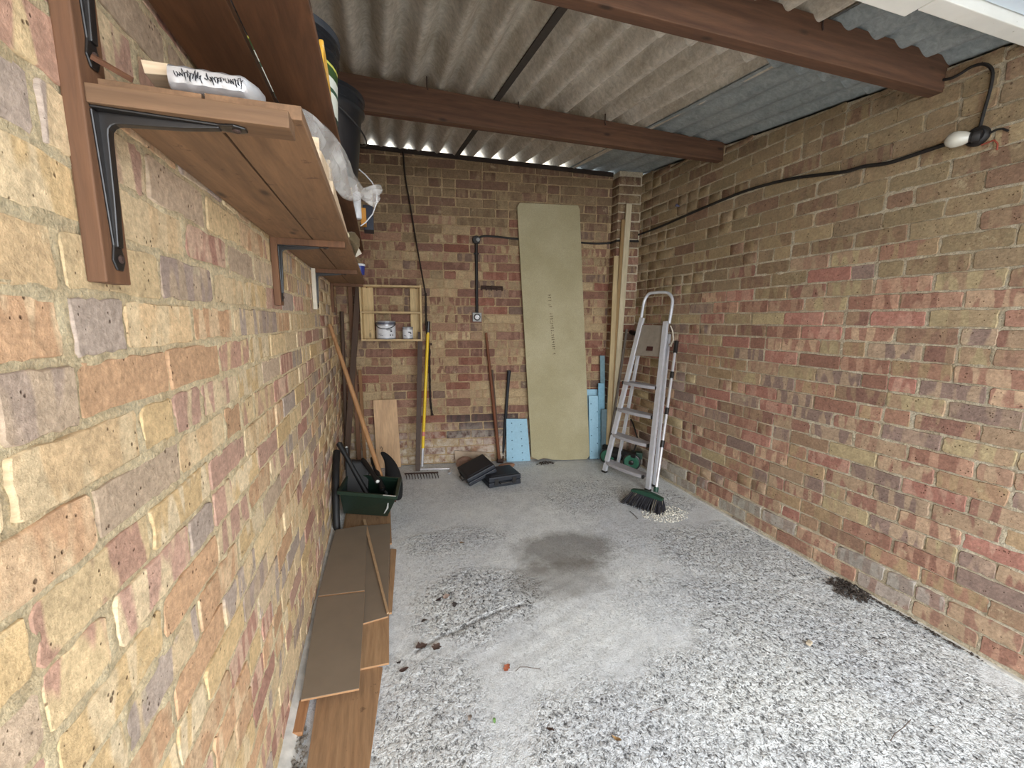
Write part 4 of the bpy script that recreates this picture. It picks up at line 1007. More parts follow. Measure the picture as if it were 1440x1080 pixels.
bar('timber_batten', 'dark plank slanting away from the small shelf unit into the corner', 'timber', onB(504, 402, .09), onB(486, 655, .12)*[1, 1, 0]+[0, 0, .012], .045, .016, W_DK, GC)
bar('timber_batten', 'pale narrow batten beside the leaning laminate plank', 'timber', onB(506, 520, .04), onB(513, 640, .045)*[1, 1, 0]+[0, 0, .012], .026, .016, W_POLE, GC)
lk = wood('laminate_face', (196, 160, 122), (210, 174, 136), 'Z', rings=.25, knots=False)
board('laminate_plank', 'short light laminate plank leaning upright behind the dark crate', 'plank', onB(530, 655, .06)*[1, 1, 0]+[0, 0, .004], onB(564, 655, .06)*[1, 1, 0]+[0, 0, .004], onB(557.5, 561.5, .03), onB(524.5, 562.5, .03), .010, lk)

# hoe with long wooden handle standing in crate
hoe = thing('garden_hoe', 'long wooden handled hoe standing in the green crate and leaning on the side wall', 'hoe', (0, 2.8, .1))
ht, hb = onX(463.5, 456, -A+.02), onZ(541, 686, .16)
MB().tube([ht, ht+(hb-ht)*.5, hb], [.012, .0155, .0165], 12).build('handle', wood('hoe_handle', (150, 108, 68), (172, 128, 86), 'Z', rings=.1, knots=False), hoe, True)
hd = unit(hb-ht)
MB().tube([hb-hd*.005, hb+hd*.05], [.017, .010], 12).build('ferrule', plain('steel', (170, 168, 166), .35, .8), hoe, True)
e_ = hb+hd*.05
MB().add([e_+[-.05, -.01, -.0], e_+[.05, -.01, 0], e_+[.06, .02, -.07], e_+[-.06, .02, -.07], e_+[-.05, -.006, 0], e_+[.05, -.006, 0], e_+[.06, .024, -.07], e_+[-.06, .024, -.07]], [(0, 1, 2, 3), (7, 6, 5, 4), (0, 4, 5, 1), (1, 5, 6, 2), (2, 6, 7, 3), (3, 7, 4, 0)]).build('blade', plain('rust_brown', (84, 52, 38), .9), hoe)
# green crate
M_CR = plain('dark_green_plastic', (30, 50, 40), .45, var=.15)
crt = thing('storage_crate', 'dark green plastic crate holding tools on the laminate offcuts', 'crate', (-.1, 2.78, .03))
zc0, zc1 = .0285, .265
fb = [onZ(482, 722, zc0), onZ(545, 726, zc0)]; ftp = [onZ(477.5, 690, zc1), onZ(556.5, 697, zc1)]
dv = unit(np.array([.12, 1, 0]))
ol = [fb[0], fb[1], fb[1]+dv*.21, fb[0]+dv*.21]; ot = [ftp[0], ftp[1], ftp[1]+dv*.29, ftp[0]+dv*.29]
ol[0][0] = max(ol[0][0], -.272); ol[3][0] = max(ol[3][0], -.272); ot[0][0] = max(ot[0][0], -.277); ot[3][0] = max(ot[3][0], -.30)
ctr_b, ctr_t = sum(ol)/4, sum(ot)/4
il = [p+unit(ctr_b-p)*.008+[0, 0, .006] for p in ol]; it = [p+unit(ctr_t-p)*.008 for p in ot]
rm = [p-unit(ctr_t-p)*.016 for p in ot]; rm2 = [p+[0, 0, -.022] for p in rm]; tu = [p+[0, 0, -.022] for p in ot]
V = ol+[p for p in tu]+rm2+rm+it+il
Fc = [(3, 2, 1, 0)]
for r_ in range(5):
    for k in range(4): Fc.append((r_*4+k, r_*4+(k+1) % 4, r_*4+4+(k+1) % 4, r_*4+4+k))
Fc.append((20, 21, 22, 23))
MB().add(V, Fc).build('crate_body', M_CR, crt, False, .003)
M_SCR = plain('white_scuff', (206, 206, 200), .6)
sc_ = MB(); pa_, pb_ = rm[0]*.25+rm[1]*.75, rm[1]; sc_.obox((pa_+pb_)/2+[0, 0, .0005], (pb_-pa_)*.42, dv*.006, (0, 0, .0008)); sc_.build('rim_scuff', M_SCR, crt)
pc = ol[1]*.8+ot[1]*.2; pd = ol[1]*.3+ot[1]*.7
sc_ = MB(); sc_.tube([pc+[-.03, -.004, 0], (pc+pd)/2+[-.022, -.004, 0], pd+[-.030, -.004, -.0]], [.004, .007, .003], 6, flat=.3); sc_.build('corner_scuff', M_SCR, crt)
# tools lying in the crate
def tool(label, p0, p1, r, tipmat=None, mat=M_BLK, name='hand_tool', cat='tool'):
    t = thing(name, label, cat, p0)
    p0, p1 = np.array(p0), np.array(p1); d = p1-p0
    MB().tube([p0, p0+d*.15, p0+d*.8, p1], [r*.8, r*1.1, r, r*1.25], 10).build('grip', mat, t, True)
    MB().lathe(p1-unit(d)*.0, unit(d), [(r*.8, 0), (r*.8, .004), (r*.3, .010)], 10).build('end_cap', tipmat or M_BLK, t, True)
M_TAR = plain('black_dusty_plastic', (22, 21, 21), .6)
tool('long black tool handle slanting up from the crate to the side wall', (-.10, 2.83, .12), (-.290, 3.00, .47), .016, M_BLK, M_TAR)
tool('black tool handle with a cream end resting on the crate front', (-.14, 2.95, .36), (-.045, 2.70, .285), .015, M_SCR, M_TAR)
tool('shorter dark tool handle lying inside the crate', (-.08, 3.02, .34), (-.015, 2.76, .20), .017, M_TAR, M_TAR)
tool('black tool handle with a cream end upright against the side wall', (-.22, 2.95, .10), (-.245, 3.02, .43), .012, M_SCR, M_TAR)
o = MB().prism([(-.25, 2.82, .06), (-.12, 2.82, .06), (-.10, 2.90, .29), (-.15, 2.93, .35), (-.255, 2.94, .36)], (.1, 1, .1), .04).build('black_sack', M_TAR, None, False, .012); tag(o, 'dark folded sack stuffed inside the back of the crate', 'sack')
# curved black bag beside the crate
M_FAB = plain('black_fabric', (17, 17, 19), .8)
bgm = thing('black_bag', 'black curved fabric bag with a small hook on top, right of the green crate', 'bag', onZ(560, 700, 0))
def ypix(u_, v_, y): return onY(u_, v_, y)
outl_r = [(539, 634), (548, 640), (557, 650), (563, 662), (567, 676), (567, 690), (566, 703)]
outl_l = [(533, 636), (540, 646), (541, 655), (541, 668), (540, 680), (549, 692), (553, 704)]
V = []; n_ = 12
ysq = [3.20, 3.16, 3.10, 3.05, 3.01, 3.0, 3.0]; thk = [.012, .035, .06, .08, .09, .06, .035]
for i in range(7):
    l_, r_ = ypix(*outl_l[i], ysq[i]), ypix(*outl_r[i], ysq[i]); c_ = (l_+r_)/2; hw = (r_-l_)/2
    for k in range(n_):
        a_ = 2*math.pi*k/n_; V.append(c_+hw*math.cos(a_)+np.array([0, thk[i]*math.sin(a_), 0]))
Fc = [(i*n_+k, i*n_+(k+1) % n_, (i+1)*n_+(k+1) % n_, (i+1)*n_+k) for i in range(6) for k in range(n_)]+[tuple(range(n_)), tuple(reversed(range(6*n_, 7*n_)))]
V = [np.array((v[0], v[1], max(v[2], .003))) for v in V]
bo = MB().add(V, Fc).build('bag_body', M_FAB, bgm, True)
sub = bo.modifiers.new('s', 'SUBSURF'); sub.levels = 1; sub.render_levels = 2
tp = ypix(537, 634, 3.2)
MB().tube([tp+[.0, 0, 0], tp+[.004, 0, .02], tp+[-.004, 0, .034], tp+[-.012, 0, .026], tp+[-.008, 0, .016]], .0025, 6).build('hook', M_BLK, bgm, True)
# black pipe squeezed between crate and wall
o = MB().tube(smooth_path([(-.297, 2.66, .012), (-.300, 2.70, .12), (-.302, 2.82, .30), (-.305, 2.98, .42)], 5), .022, 10).build('black_pipe', M_TAR, None, True); tag(o, 'black bent pipe squeezed between the crate and the side wall', 'pipe')

# ================================================================== TOOLS AGAINST THE BACK WALL
M_YEL = plain('yellow_paint', (222, 186, 30), .4, var=.05)
M_CHR = plain('chrome', (214, 214, 218), .3, .5, .05)
bar('metal_strip', 'dark brown steel strip leaning beside the yellow handle', 'metal strip', onB(591, 467, .09), onZ(587.5, 662, .012), .040, .016, plain('brown_steel', (74, 58, 48), .7))
rk = thing('floor_scraper', 'yellow handled tool with a chrome crossbar foot standing on the back wall', 'garden tool', onZ(594, 660, 0))
yt, yl = onB(602.5, 452, .045), onZ(593.5, 656, .03)
P_ = lambda f: yt+(yl-yt)*f
MB().tube([P_(0), P_(.075)], .0165, 12).build('grip', M_BLK, rk, True)
MB().tube([P_(.075), P_(.755)], .013, 12).build('handle', M_YEL, rk, True)
MB().tube([P_(.755), P_(.785)], .0135, 12).build('band', plain('red_white_band', (200, 120, 110), .5), rk, True)
MB().tube([P_(.785), P_(.87)], .013, 12).build('handle', M_YEL, rk, True)
MB().tube([P_(.87), P_(1.0)], [.012, .011], 12).build('ferrule', M_CHR, rk, True)
ha, hb2 = onZ(588, 660, .012), onZ(633, 659, .012)
MB().tube([ha, hb2], .0085, 8).build('crossbar', M_CHR, rk, True)
MB().tube([hb2, hb2+[-.005, -.05, 0], hb2+[-.012, -.10, -.001], hb2+[-.03, -.115, -.001]], .0085, 8).build('end_prong', M_CHR, rk, True)
MB().obox(onB(605, 484, .05), BT*.016, (0, 0, .01), BN*.01).build('hook', M_RUST, rk)
gr_ = thing('garden_rake', 'dark rake head lying on the floor below the yellow handled tool', 'rake', onZ(595, 670, 0))
ra, rb = onZ(569, 668, .018), onZ(617, 666, .018)
MB().tube([ra+[0, .03, 0], rb+[0, .03, 0]], .007, 8).build('rake_bar', M_RUST, gr_, True)
for i in range(12):
    q = ra+(rb-ra)*(i+.3)/12; MB().tube([q+[0, .03, 0], q+[.004, -.02, .004], q+[.006, -.075, -.012]], [.0045, .004, .0025], 6).build('tine', M_RUST, gr_, True)
# wooden handle & black handle
pk = thing('pickaxe', 'reddish wooden handled tool leaning on the back wall, behind the black cases', 'tool', onZ(702, 650, 0))
pt0, pb0 = onB(683.5, 468, .03), onZ(702, 646, .03)
MB().tube([pt0, pt0*.5+pb0*.5, pb0], [.011, .0135, .015], 12).build('handle', wood('red_handle', (104, 60, 38), (128, 78, 50), 'Z', rings=.1, knots=False), pk, True)
MB().tube([pb0+[-.02, 0, -.01], pb0+[.035, -.005, -.02]], .022, 10).build('head', M_RUST, pk, True)
bar('timber_lath', 'thin wooden lath standing behind the reddish handle', 'lath', onB(692.5, 520, .02), onB(703, 645, .03)*[1, 1, 0]+[0, 0, .012], .014, .01, W_DK)
sp_ = thing('spade', 'black handled spade leaning beside the pale blue foam board', 'spade', onZ(708, 648, 0))
st0, sb0 = onB(716, 521, .045), onZ(707, 640, .05)
MB().tube([st0, st0+(sb0-st0)*.12, sb0], [.018, .0145, .0145], 12).build('handle', plain('black_rubber', (34, 36, 40), .6), sp_, True)
MB().tube([sb0, sb0+(sb0-st0)*.06], [.02, .026], 10, flat=.5).build('socket', M_RUST, sp_, True)

# ================================================================== RUBBLE + CASES
def rock(name, label, cat, pts_top, z0, z1, mat, seed):
    o = MB().prism([np.array([p[0], p[1], z0]) for p in pts_top], (0, 0, 1), z1-z0).build(name, mat, None, False, .006)
    random.seed(seed)
    for v in o.data.vertices: v.co.x += random.uniform(-.005, .005); v.co.y += random.uniform(-.005, .005); v.co.z += random.uniform(-.003, .002) if v.co.z > z0+.02 else 0
    return tag(o, label, cat)
M_RK1 = plain('broken_render', (186, 172, 150), .95, var=.25, scale=25, bstr=.5); M_RK2 = plain('pinkish_stone', (150, 118, 100), .95, var=.25, scale=22, bstr=.5)
tl_ = MB(); tl_.slab([onZ(640, 660, .001), onZ(646, 659.5, .001)*1.0, onB(646, 634, .04), onB(638.5, 634, .04)], BN, -.006); 
o = MB().slab([onB(641, 659, .07)*[1, 1, 0]+[0, 0, .003], onB(684, 655, .07)*[1, 1, 0]+[0, 0, .003], onB(684, 636, .03), onB(639, 634, .03)], BN, -.012).build('stone_tile', plain('beige_tile', (172, 152, 130), .8, var=.2, scale=14), None, False, .002)
tag(o, 'beige stone tile propped on the back wall behind the black cases', 'tile')
def lump(name, label, cat, c, r, mat, seed):
    random.seed(seed); n_ = 10; V = []
    for j, (zz, rr) in enumerate([(0, .9), (.35, 1.0), (.75, .85), (1.0, .45)]):
        for k in range(n_):
            a_ = 2*math.pi*k/n_; q = rr*random.uniform(.82, 1.12); V.append((c[0]+r[0]*q*math.cos(a_), c[1]+r[1]*q*math.sin(a_), c[2]+r[2]*zz*random.uniform(.93, 1.0)))
    Fc = [(j*n_+k, j*n_+(k+1) % n_, (j+1)*n_+(k+1) % n_, (j+1)*n_+k) for j in range(3) for k in range(n_)]+[tuple(reversed(range(n_))), tuple(range(3*n_, 4*n_))]
    o = MB().add(V, Fc).build(name, mat, None, False, .003); return tag(o, label, cat)
lump('rubble_stone', 'pinkish lump of rubble behind the first black case', 'rubble', (.70, 3.62, 0), (.075, .04, .085), M_RK2, 3)
lump('rubble_stone', 'pale broken lump of render behind the black cases', 'rubble', (.86, 3.60, 0), (.085, .035, .09), M_RK1, 5)
lump('rubble_stone', 'flat brown piece of brick rubble between the flat case and blue board', 'rubble', (1.06, 3.49, 0), (.085, .045, .03), plain('brick_rubble', (150, 112, 88), .95, var=.2, scale=20), 8)
M_CASE = plain('case_plastic', (28, 32, 40), .55, var=.1)
def case(label, q, z0, th, tiltv):
    t = thing('tool_case', label, 'case', sum(q)/4, 'black tool cases on the floor')
    n = unit(np.cross(q[1]-q[0], q[3]-q[0])); n = n if n[2] > 0 else -n
    m_ = MB(); m_.slab(q, n, th*.47); m_.build('base_shell', M_CASE, t, False, .007)
    m_ = MB(); m_.slab([p+n*th*.49 for p in q], n, th*.5); m_.build('lid_shell', M_CASE, t, False, .009)
    c = sum(q)/4; e = [(q[(i+1) % 4]-q[i]) for i in range(4)]
    # recessed lid panel and ribs
    inn = [p+(c-p)*.18+n*(th-.0006) for p in q]
    MB().slab(inn, n, .003).build('lid_panel', M_CASE, t, False, .0015)
    # front edge latches + handle
    a_, b_ = q[0], q[1]; fd = unit(b_-a_); on = unit(np.cross(fd, n)); on = on if on@(c-a_) < 0 else -on
    for f in (.22, .78):
        p = a_+(b_-a_)*f+n*th*.5+on*.003; MB().obox(p, fd*.016, n*th*.28, on*.004).build('latch', M_BLK, t, False, .0015)
    p = a_+(b_-a_)*.5+n*th*.42; L_ = .05
    MB().tube([p-fd*L_+on*.002, p-fd*L_*.9+on*.022, p+fd*L_*.9+on*.022, p+fd*L_+on*.002], .006, 8).build('handle', M_BLK, t, True)
    return t
# flat case
zf = .003
fc = [onZ(688, 687, zf), onZ(732.5, 680, zf), onZ(732.5, 680, zf)+unit([-.1, 1, 0])*.24, onZ(688, 687, zf)+unit([-.1, 1, 0])*.24]
case('black plastic tool case lying flat on the floor by the back wall', [np.array(p) for p in fc], zf, .085, 0)
# tilted case resting on its edge and on the first
a0, a1 = onZ(661, 684.5, .004), onZ(643, 662, .004)+np.array([0, 0, 0])
w_ = unit(a1-a0); L1 = .30
q0 = a0; q1 = a0+w_*L1
perp = unit(np.array([-w_[1], w_[0], 0])); perp = perp if perp[0] > 0 else -perp
rise = unit(perp*.93+np.array([0, 0, .38]))
tq = [q0+[0, 0, .0], q0+rise*.25, q1+rise*.25, q1]
tq = [tq[0], tq[3], tq[2], tq[1]]
case('black plastic tool case tipped up against the flat one', tq, 0, .07, 0)

# ================================================================== STEP LADDER
M_AL = plain('aluminium', (214, 216, 222), .38, .35, .06, 30, .1)
M_ALD = plain('grey_tread', (168, 166, 170), .6, .1, .08, 30, .15)
Lf = onZ(850, 664, .0); Rf = onZ(911, 690, .0); Tt = onX(945, 416, 2.225)
nl = unit(np.cross(Rf-Lf, Tt-Lf)); nl = nl if nl[0] < 0 else -nl
def lad(u_, v_, off=0.0):
    d = ray(u_, v_); return O+d*(((Lf+nl*off-O)@nl)/(d@nl))
ld = thing('step_ladder', 'folded aluminium stepladder with four treads leaning on the brick side wall', 'ladder', (Lf+Rf)/2)
lt, rt_ = lad(888.5, 480), lad(931, 492)
def rail(name, p0, p1, w, t_, mat, off=0.0):
    p0, p1 = np.array(p0)+nl*off, np.array(p1)+nl*off; d = unit(p1-p0); wv = unit(np.cross(nl, d))
    return MB().obox((p0+p1)/2, d*np.linalg.norm(p1-p0)/2, wv*t_/2, nl*w/2).build(name, mat, ld, False, .002)
ltop, rtop = lad(903, 447), lad(936.5, 452)
rail('front_rail', Lf+[0, 0, .008], ltop, .024, .040, M_AL); rail('front_rail', Rf+[0, 0, .008], rtop, .024, .040, M_AL)
hoop = [lad(u_, v_, -.0) for u_, v_ in ((901, 452), (905, 428), (908, 419), (913, 413), (921, 411.5), (932, 411), (940, 412.5), (944.5, 418), (945.5, 427), (941, 455))]
MB().tube(smooth_path(hoop, 4), .0125, 10).build('top_hoop', M_AL, ld, True)
# rear legs folded close behind
rl0, rl1 = onZ(868, 657, .0), lad(897.5, 500, -.055); rr0, rr1 = onZ(920, 684, .0), lad(941, 470, -.06)
for a_, b_ in ((rl0, rl1), (rr0, rr1)):
    d = unit(b_-a_); wv = unit(np.cross(nl, d)); MB().obox((a_+b_)/2+[0, 0, .004], d*(np.linalg.norm(b_-a_)/2-.004), wv*.012, nl*.010).build('rear_leg', M_AL, ld, False, .002)
# feet
for p in (Lf, Rf, rl0, rr0): MB().obox(np.array(p)+[0, 0, .0085], (.016, .004, 0), (-.005, .022, 0), (0, 0, .008)).build('foot', M_BLK, ld, False, .003)
wdir = unit(Rf-Lf); ddir = unit(np.cross(wdir, [0, 0, 1.])); ddir = ddir if ddir[0] > 0 else -ddir
tr = [((852, 647), (905, 669)), ((861.5, 607.5), (912, 626)), ((868.5, 573), (918, 585)), ((877.5, 536.5), (924, 543))]
for l_, r_ in tr:
    a_, b_ = lad(*l_, .0), lad(*r_, .0); z_ = (a_[2]+b_[2])/2; a_[2] = b_[2] = z_
    a2, b2_ = a_+(b_-a_)*.0, a_+(b_-a_)*1.0
    n_ = 8; V = []
    for i in range(n_+1):
        f = i/n_; p = a2+(b2_-a2)*f; bul = .028*math.sin(math.pi*f)**.6
        V += [p-ddir*(.012+bul)+[0, 0, -.024], p-ddir*(.012+bul)+[0, 0, -.002], p-ddir*(.006+bul)+[0, 0, .002], p+ddir*.058+[0, 0, .002], p+ddir*.058+[0, 0, -.014]]
    Fc = []
    for i in range(n_):
        for k in range(5): Fc.append((i*5+k, i*5+(k+1) % 5, i*5+5+(k+1) % 5, i*5+5+k))
    Fc += [(0, 1, 2, 3, 4), tuple(n_*5+k for k in (4, 3, 2, 1, 0))]
    MB().add(V, Fc).build('tread', M_ALD, ld, False, .001)
    for p in (a2, b2_): MB().obox(p+[0, 0, -.012]-ddir*.006, wdir*.006, ddir*.012, (0, 0, .014)).build('tread_clip', M_BLK, ld, False, .002)
# folded platform
pq = [lad(892, 500, -.012), lad(929, 502, -.012), lad(936.5, 458, -.012), lad(902.5, 457, -.012)]
pf = MB().slab(pq, nl, .012).build('platform', plain('dirty_aluminium', (146, 136, 124), .5, .2, .12, 25, .2, dirt=((150, 140, 126), 40, .62)), ld, False, .003)
lq = [lad(908, 493, .0012), lad(917.5, 493.5, .0012), lad(918.5, 487.5, .0012), lad(910, 487, .0012)]
MB().slab(lq, nl, .001).build('sticker', plain('dark_red_sticker', (58, 26, 24), .5), pf)
# pull cord
MB().tube([lad(943, 458, -.02), lad(946, 466, -.03), lad(947, 478, -.03), lad(943, 487, -.03), lad(941, 484, -.03)], [.004, .006, .005, .009, .004], 8).build('tie_cord', M_WHITE, ld, True)
# ================================================================== BROOM
M_GRN = plain('bottle_green_plastic', (24, 60, 46), .5)
br = thing('broom', 'broom with a telescopic metal handle and clogged dark bristles beside the ladder', 'broom', onZ(905, 700, 0))
hp0, hp1 = onZ(889, 690, .085), onZ(932, 704, .085)
hdv = unit(hp1-hp0); hpn = unit(np.cross(hdv, [0, 0, 1.])); hpn = hpn if hpn[1] < 0 else -hpn
hm = MB(); n_ = 10; V = []
for i in range(n_+1):
    f = i/n_; p = hp0+(hp1-hp0)*f; ar = .016*math.sin(math.pi*f)
    V += [p-hpn*.022+[0, 0, 0], p+hpn*.022+[0, 0, 0], p+hpn*.019+[0, 0, .016+ar], p-hpn*.019+[0, 0, .016+ar]]
Fc = [(i*4+k, i*4+(k+1) % 4, i*4+4+(k+1) % 4, i*4+4+k) for i in range(n_) for k in range(4)]+[(0, 1, 2, 3), tuple(n_*4+k for k in (3, 2, 1, 0))]
hm.add(V, Fc).build('broom_head', M_GRN, br, False, .004)
random.seed(3); bm_ = MB(); bm2 = MB()
for i in range(420):
    f = random.random(); g_ = random.uniform(-1, 1); p = hp0+(hp1-hp0)*f+hpn*.018*g_
    q = hp0+(hp1-hp0)*(f*1.3-.2)+hpn*(.055*g_+.025)+np.array([random.uniform(-.012, .012), random.uniform(-.012, .012), 0]); q[2] = .002
    tgt = bm2 if random.random() < .12 and g_ > 0 else bm_
    tgt.tube([p, p*.5+q*.5+hpn*.006*g_, q], [.0028, .003, .0022], 4, False)
o = bm_.build('bristles', plain('dark_bristle', (30, 28, 34), .8), br); o['kind'] = 'stuff'
o = bm2.build('caught_fluff', plain('dusty_fluff', (104, 98, 84), .95), br); o['kind'] = 'stuff'
h0_ = hp0*.35+hp1*.65+np.array([0, 0, .022]); h0_ = onZ(922, 692, .11); h1_ = onX(951.5, 480, B-.055)
hv = h1_-h0_
MB().tube([h0_, h0_+hv*.03], .017, 12).build('socket', M_GRN, br, True)
MB().tube([h0_+hv*.02, h0_+hv*.93], .0105, 12).build('shaft', M_CHR, br, True)
MB().tube([h0_+hv*.915, h1_], .0165, 12).build('grip', M_BLK, br, True)
for f in (.76, .515, .30): MB().tube([h0_+hv*(f-.022), h0_+hv*(f+.022)], .0155, 12).build('clamp', M_BLK, br, True)
# ================================================================== SMALL GREEN MOWER BEHIND THE LADDER
mw = thing('push_mower', 'small green wheeled push mower behind the foot of the ladder', 'mower', (2.08, 3.2, 0))
w1c = np.array([2.095, 3.085, .079]); w2c = np.array([1.98, 3.30, .074])
va = unit([-.60, -.70, 0])
M_GW = plain('green_wheel', (44, 100, 78), .5, var=.12)
def wheel(c, r):
    MB().lathe(c-va*.016, va, [(r*.86, 0), (r*.97, .003), (r, .010), (r, .022), (r*.97, .029), (r*.86, .032)], 32).build('tyre', M_BLK, mw, True)
    MB().lathe(c+va*.0165, va, [(r*.84, 0), (r*.80, .003), (r*.50, .0045), (r*.46, .0025), (r*.3, .003)], 32).build('wheel_disc', M_GW, mw, True)
    MB().lathe(c+va*.018, va, [(r*.28, 0), (r*.26, .012), (r*.12, .017)], 18).build('hub', M_BLK, mw, True)
wheel(w1c, .078); wheel(w2c, .072)
MB().tube([w1c-va*.07+[0, 0, .02], w2c-va*.03+[0, 0, .02]], .045, 14).build('cutting_reel', M_TAR, mw, True)
MB().obox(w1c-va*.05+[.035, -.01, .05], (.04, -.03, 0), (.02, .03, 0), (0, 0, .03)).build('gear_cover', M_GRN, mw, False, .008)
hq = [w1c-va*.04+[0, 0, .05], onX(897, 618, 2.19), onX(890, 595, 2.215), onX(887, 590, 2.22)]
MB().tube(hq, .008, 8).build('handle', M_BLK, mw, True)
MB().obox(w2c-va*.02+[.05, -.10, .07], (.07, -.16, 0), (.02, .02, 0), (0, 0, .02)).build('deck', M_TAR, mw, False, .006)

# ================================================================== LAMINATE OFFCUTS ON THE FLOOR
def lam(label, q, z0, th, mat, crack=None):
    """q: near-left, near-right, far-right, far-left (x, y)"""
    pts = [np.array([p[0], p[1], z0]) for p in q]
    t = thing('laminate_board', label, 'board', sum(pts)/4, 'laminate boards stacked along the side wall')
    MB().slab(pts, (0, 0, 1), th*.8).build('core', plain('hdf_core', (170, 130, 92), .9) if 'hdf_core' not in bpy.data.materials else bpy.data.materials['hdf_core'], t, False, .0008)
    MB().slab([p+[0, 0, th*.8] for p in pts], (0, 0, 1), th*.2).build('face', mat, t, False, .0006)
    return t
L_GR = plain('grey_brown_backing', (128, 114, 98), .55, var=.06, scale=9, bstr=.05)
L_BR = wood('oak_laminate', (148, 114, 82), (166, 132, 98), 'Y', rings=.2, spots=(96, 72, 52))
L_TN = wood('tan_laminate', (158, 124, 90), (176, 142, 106), 'Y', rings=.15)
g2 = lambda u_, v_, z_=.02: onZ(u_, v_, z_)[:2]
lam('long oak effect laminate board at the bottom, nearest the garage door', [g2(424, 1130, .01), g2(512, 1130, .01), g2(538, 938, .01), g2(452, 938, .01)], .001, .009, L_BR)
lam('short tan laminate board under the grey-brown ones', [g2(470, 948, .018), g2(547, 932, .018), g2(547, 780, .018), g2(480, 790, .018)], .0105, .008, L_TN)
lam('grey-brown laminate board, second from the wall, edge frayed', [g2(470, 888, .028), g2(545.5, 866, .028), g2(549, 736, .028), g2(500, 740, .028)], .019, .008, L_GR)
lam('narrow tan laminate strip furthest from the wall', [g2(546, 862, .010), g2(551, 861, .010), g2(557.5, 772, .010), g2(549, 772, .010)], .001, .009, L_TN)
lam('tan laminate board at the bottom under the green crate', [(-.265, 2.45), (.025, 2.40), (.03, 2.95), (-.26, 3.0)], .0015, .009, L_TN)
lam('oak effect laminate board reaching under the green crate', [(-.25, 1.9), (-.02, 1.86), (.01, 2.88), (-.25, 2.92)], .0108, .0075, L_BR)
ta, tb_ = .037, .0085
lam('big grey-brown laminate board on top of the stack, nearer end', [g2(423, 984, .045), g2(505, 968, .045), g2(513, 832, .045), g2(447, 840, .045)], ta, tb_, L_GR)
lam('big grey-brown laminate board on top of the stack, further end', [g2(447, 838, .045), g2(512.5, 830, .045), g2(516, 738, .045), g2(472, 745, .045)], ta, tb_, L_GR)
bs = [np.array([*g2(447, 900, .02), .0275]), np.array([*g2(500, 895, .02), .0275]), np.array([*g2(505, 760, .02), .0275]), np.array([*g2(474, 765, .02), .0275])]
lam('hidden support board between the laminate layers', [p[:2] for p in bs], .0275, .009, L_TN)
w_ = MB().slab([np.array([*g2(510, 729, .04), .0285]), np.array([*g2(514, 729, .04), .0285]), np.array([*g2(547, 862, .03), .0285]), np.array([*g2(544, 864, .03), .0285])], (0, 0, 1), .007).build('edge_strip', plain('pale_edge', (176, 146, 112), .8), None, False, .0008)
tag(w_, 'thin pale edging strip lying slantwise across the laminate boards', 'strip')
o = MB().slab([np.array([*g2(411, 1030, .02), .0015]), np.array([*g2(425, 1028, .02), .0015]), np.array([*g2(436, 975, .02), .0015]), np.array([*g2(421, 985, .02), .0015])], (0, 0, 1), .016).build('timber_offcut', wood('small_off', (166, 118, 78), (186, 138, 98), 'Y', knots=False), None, False, .001); tag(o, 'small orange-brown timber offcut under the stack beside the wall', 'timber offcut')
crumbs('wall_foot_debris', 'grey grit and scraps between the offcut and the bottom laminate board', 'debris', (-.285, 1.17, 0), .03, .16, 120, .008, plain('grit', (110, 104, 96), .95, var=.4), 6, .012)

# ================================================================== LEAVES, TWIGS AND DUST ON THE FLOOR
def leaf(label, u_, v_, L, w, rot, rgb, seed, lobed=False, group='fallen leaves on the concrete'):
    c = onZ(u_, v_, 0); random.seed(seed); n_ = 9; V = []; Fc = []
    ca_, sa_ = math.cos(rot), math.sin(rot)
    def T_(x, y, z): return (c[0]+x*ca_-y*sa_, c[1]+x*sa_+y*ca_, .004+z)
    for layer in (0, .0006):
        for i in range(n_):
            f = i/(n_-1); hw = w/2*math.sin(math.pi*(f**.8*.94+.03))*(1+(.35*math.sin(i*2.4+seed) if lobed else 0))
            z = .003*math.sin(f*5+seed)+layer
            V += [T_((f-.5)*L, -hw, z+.25*hw), T_((f-.5)*L, 0, z), T_((f-.5)*L, hw, z+.3*hw)]
    for b_ in (0, n_*3):
        for i in range(n_-1):
            for k in range(2):
                q = (b_+i*3+k, b_+i*3+k+1, b_+i*3+3+k+1, b_+i*3+3+k); Fc.append(q if b_ else tuple(reversed(q)))
    m_ = plain('leaf_%d' % seed, rgb, .7, var=.2, scale=80)
    o = build_np('fallen_leaf', V, Fc, m_, None, True); return tag(o, label, 'leaf', group)
leaf('dark brown crumpled leaf beside the crack, nearer the laminate stack', 593, 910, .05, .034, .3, (84, 66, 60), 1, True)
leaf('dark brown round leaf just past the crack, beside another', 614, 911, .042, .036, .9, (92, 74, 66), 2, True)
leaf('small dark leaf close to the corner of the tan laminate board', 568, 943, .036, .018, .1, (72, 56, 52), 3)
leaf('red-brown curled leaf at the end of a twig', 713, 940, .034, .022, .7, (150, 84, 58), 4, True)
leaf('single small green leaf on the pitted floor', 695, 1014, .020, .010, 1.5, (92, 128, 66), 5)
leaf('grey-brown folded leaf left of the green one', 661, 1010, .026, .014, 1.1, (134, 122, 112), 6, True)
leaf('dark brown curled leaf in the pitted concrete near the tan one', 774, 1027, .028, .012, 2.3, (78, 62, 56), 7, True)
leaf('tan curled leaf lying closest to the garage door on the pitted concrete', 867, 1040, .030, .013, 2.2, (156, 124, 82), 8)
leaf('black speck of leaf in the rough patch by the laminate stack', 617, 844, .034, .016, .5, (58, 46, 44), 9)
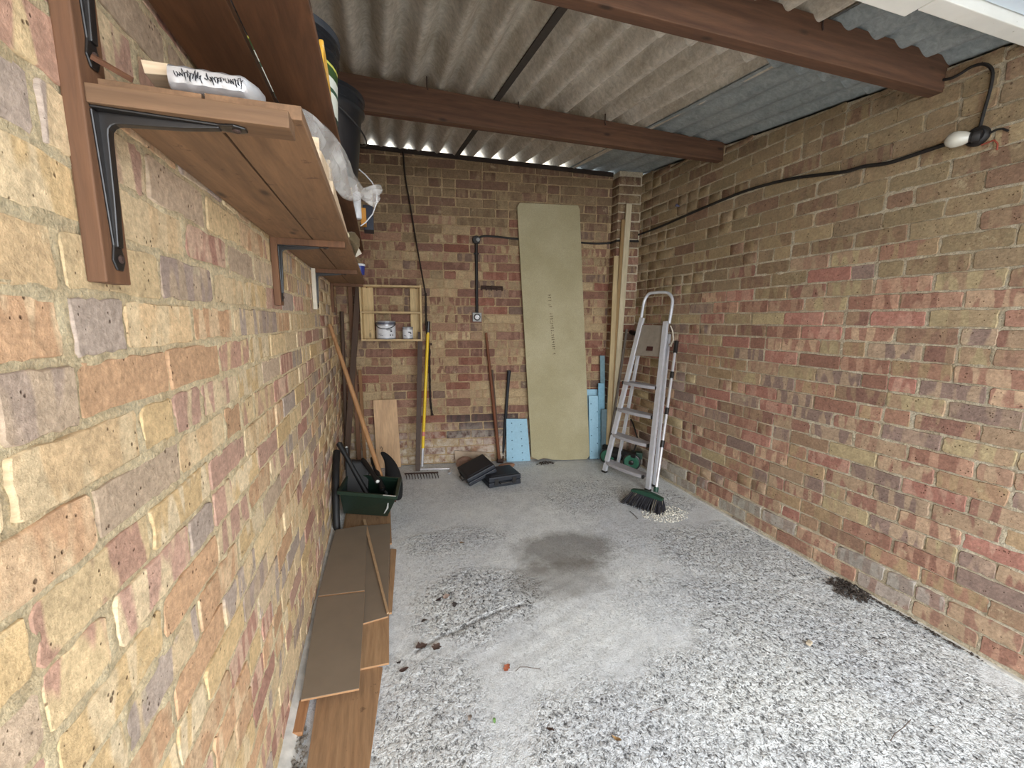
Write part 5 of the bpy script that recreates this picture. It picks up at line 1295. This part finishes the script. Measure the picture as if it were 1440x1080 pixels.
leaf('brownish pink dry leaf in the rough patch', 628, 840, .034, .03, .2, (170, 150, 138), 10, True)
leaf('dark grey leaf at the edge of the rough patch', 639, 851, .032, .02, 1.4, (56, 50, 48), 11, True)
leaf('dark narrow leaf on the rough patch near the laminate stack', 597, 874, .03, .014, .3, (60, 52, 48), 12)
leaf('tiny brown leaf above the rough patch, left of the oil stain', 650, 764, .03, .018, .3, (120, 96, 66), 13, True)
leaf('small dark leaf under the far side of the crack', 561, 933, .02, .014, .8, (60, 50, 48), 14)
M_TW = plain('twig_brown', (84, 70, 60), .9)
def twig(label, pts, r=.0012):
    o = MB().tube([onZ(u_, v_, .004) for u_, v_ in pts], r, 5).build('twig', M_TW, None, True); tag(o, label, 'twig', 'twigs scattered on the floor')
twig('bent twig beside the red-brown curled leaf', [(725, 944), (731, 938), (742, 938), (752, 940), (760, 941)])
twig('short straight twig near the tipped broom head', [(886, 719), (892, 724), (897, 730)], .002)
twig('thin twig near the lower corner of the floor', [(561, 1068), (561, 1080)])
twig('short twig in the light pitted area near the tan leaf', [(914, 1001), (920, 999), (932, 995)])
twig('pale bent grass stem on the pitted concrete', [(1252, 1042), (1258, 1032), (1268, 1025), (1281, 1012)])
twig('long thin straw lying towards the brick side wall', [(1226, 896), (1245, 908), (1264, 922)], .0008)
crumbs('leaf_litter', 'dark leaf litter heaped at the foot of the brick side wall', 'debris', onZ(1205, 832, 0)+[-.02, 0.02, 0], .09, .10, 260, .012, M_DEB, 9, .02)
crumbs('wall_litter', 'trail of dark bits along the foot of the brick side wall', 'debris', (2.215, 1.08, 0), .014, .26, 200, .007, M_DEB, 12, .006)
crumbs('swept_dust', 'heap of pale dust and grit in front of the broom', 'debris', onZ(935, 723, 0), .17, .12, 800, .006, plain('pale_dust', (226, 222, 208), .95, var=.2), 10, .012)
st_ = MB().obox(onZ(1138, 904, .008), (.012, .004, 0), (-.003, .008, 0), (0, 0, .006)).build('pebble', M_RK1, None, False, .003); tag(st_, 'small pale pebble with a dark chip lying on the pitted concrete', 'pebble')
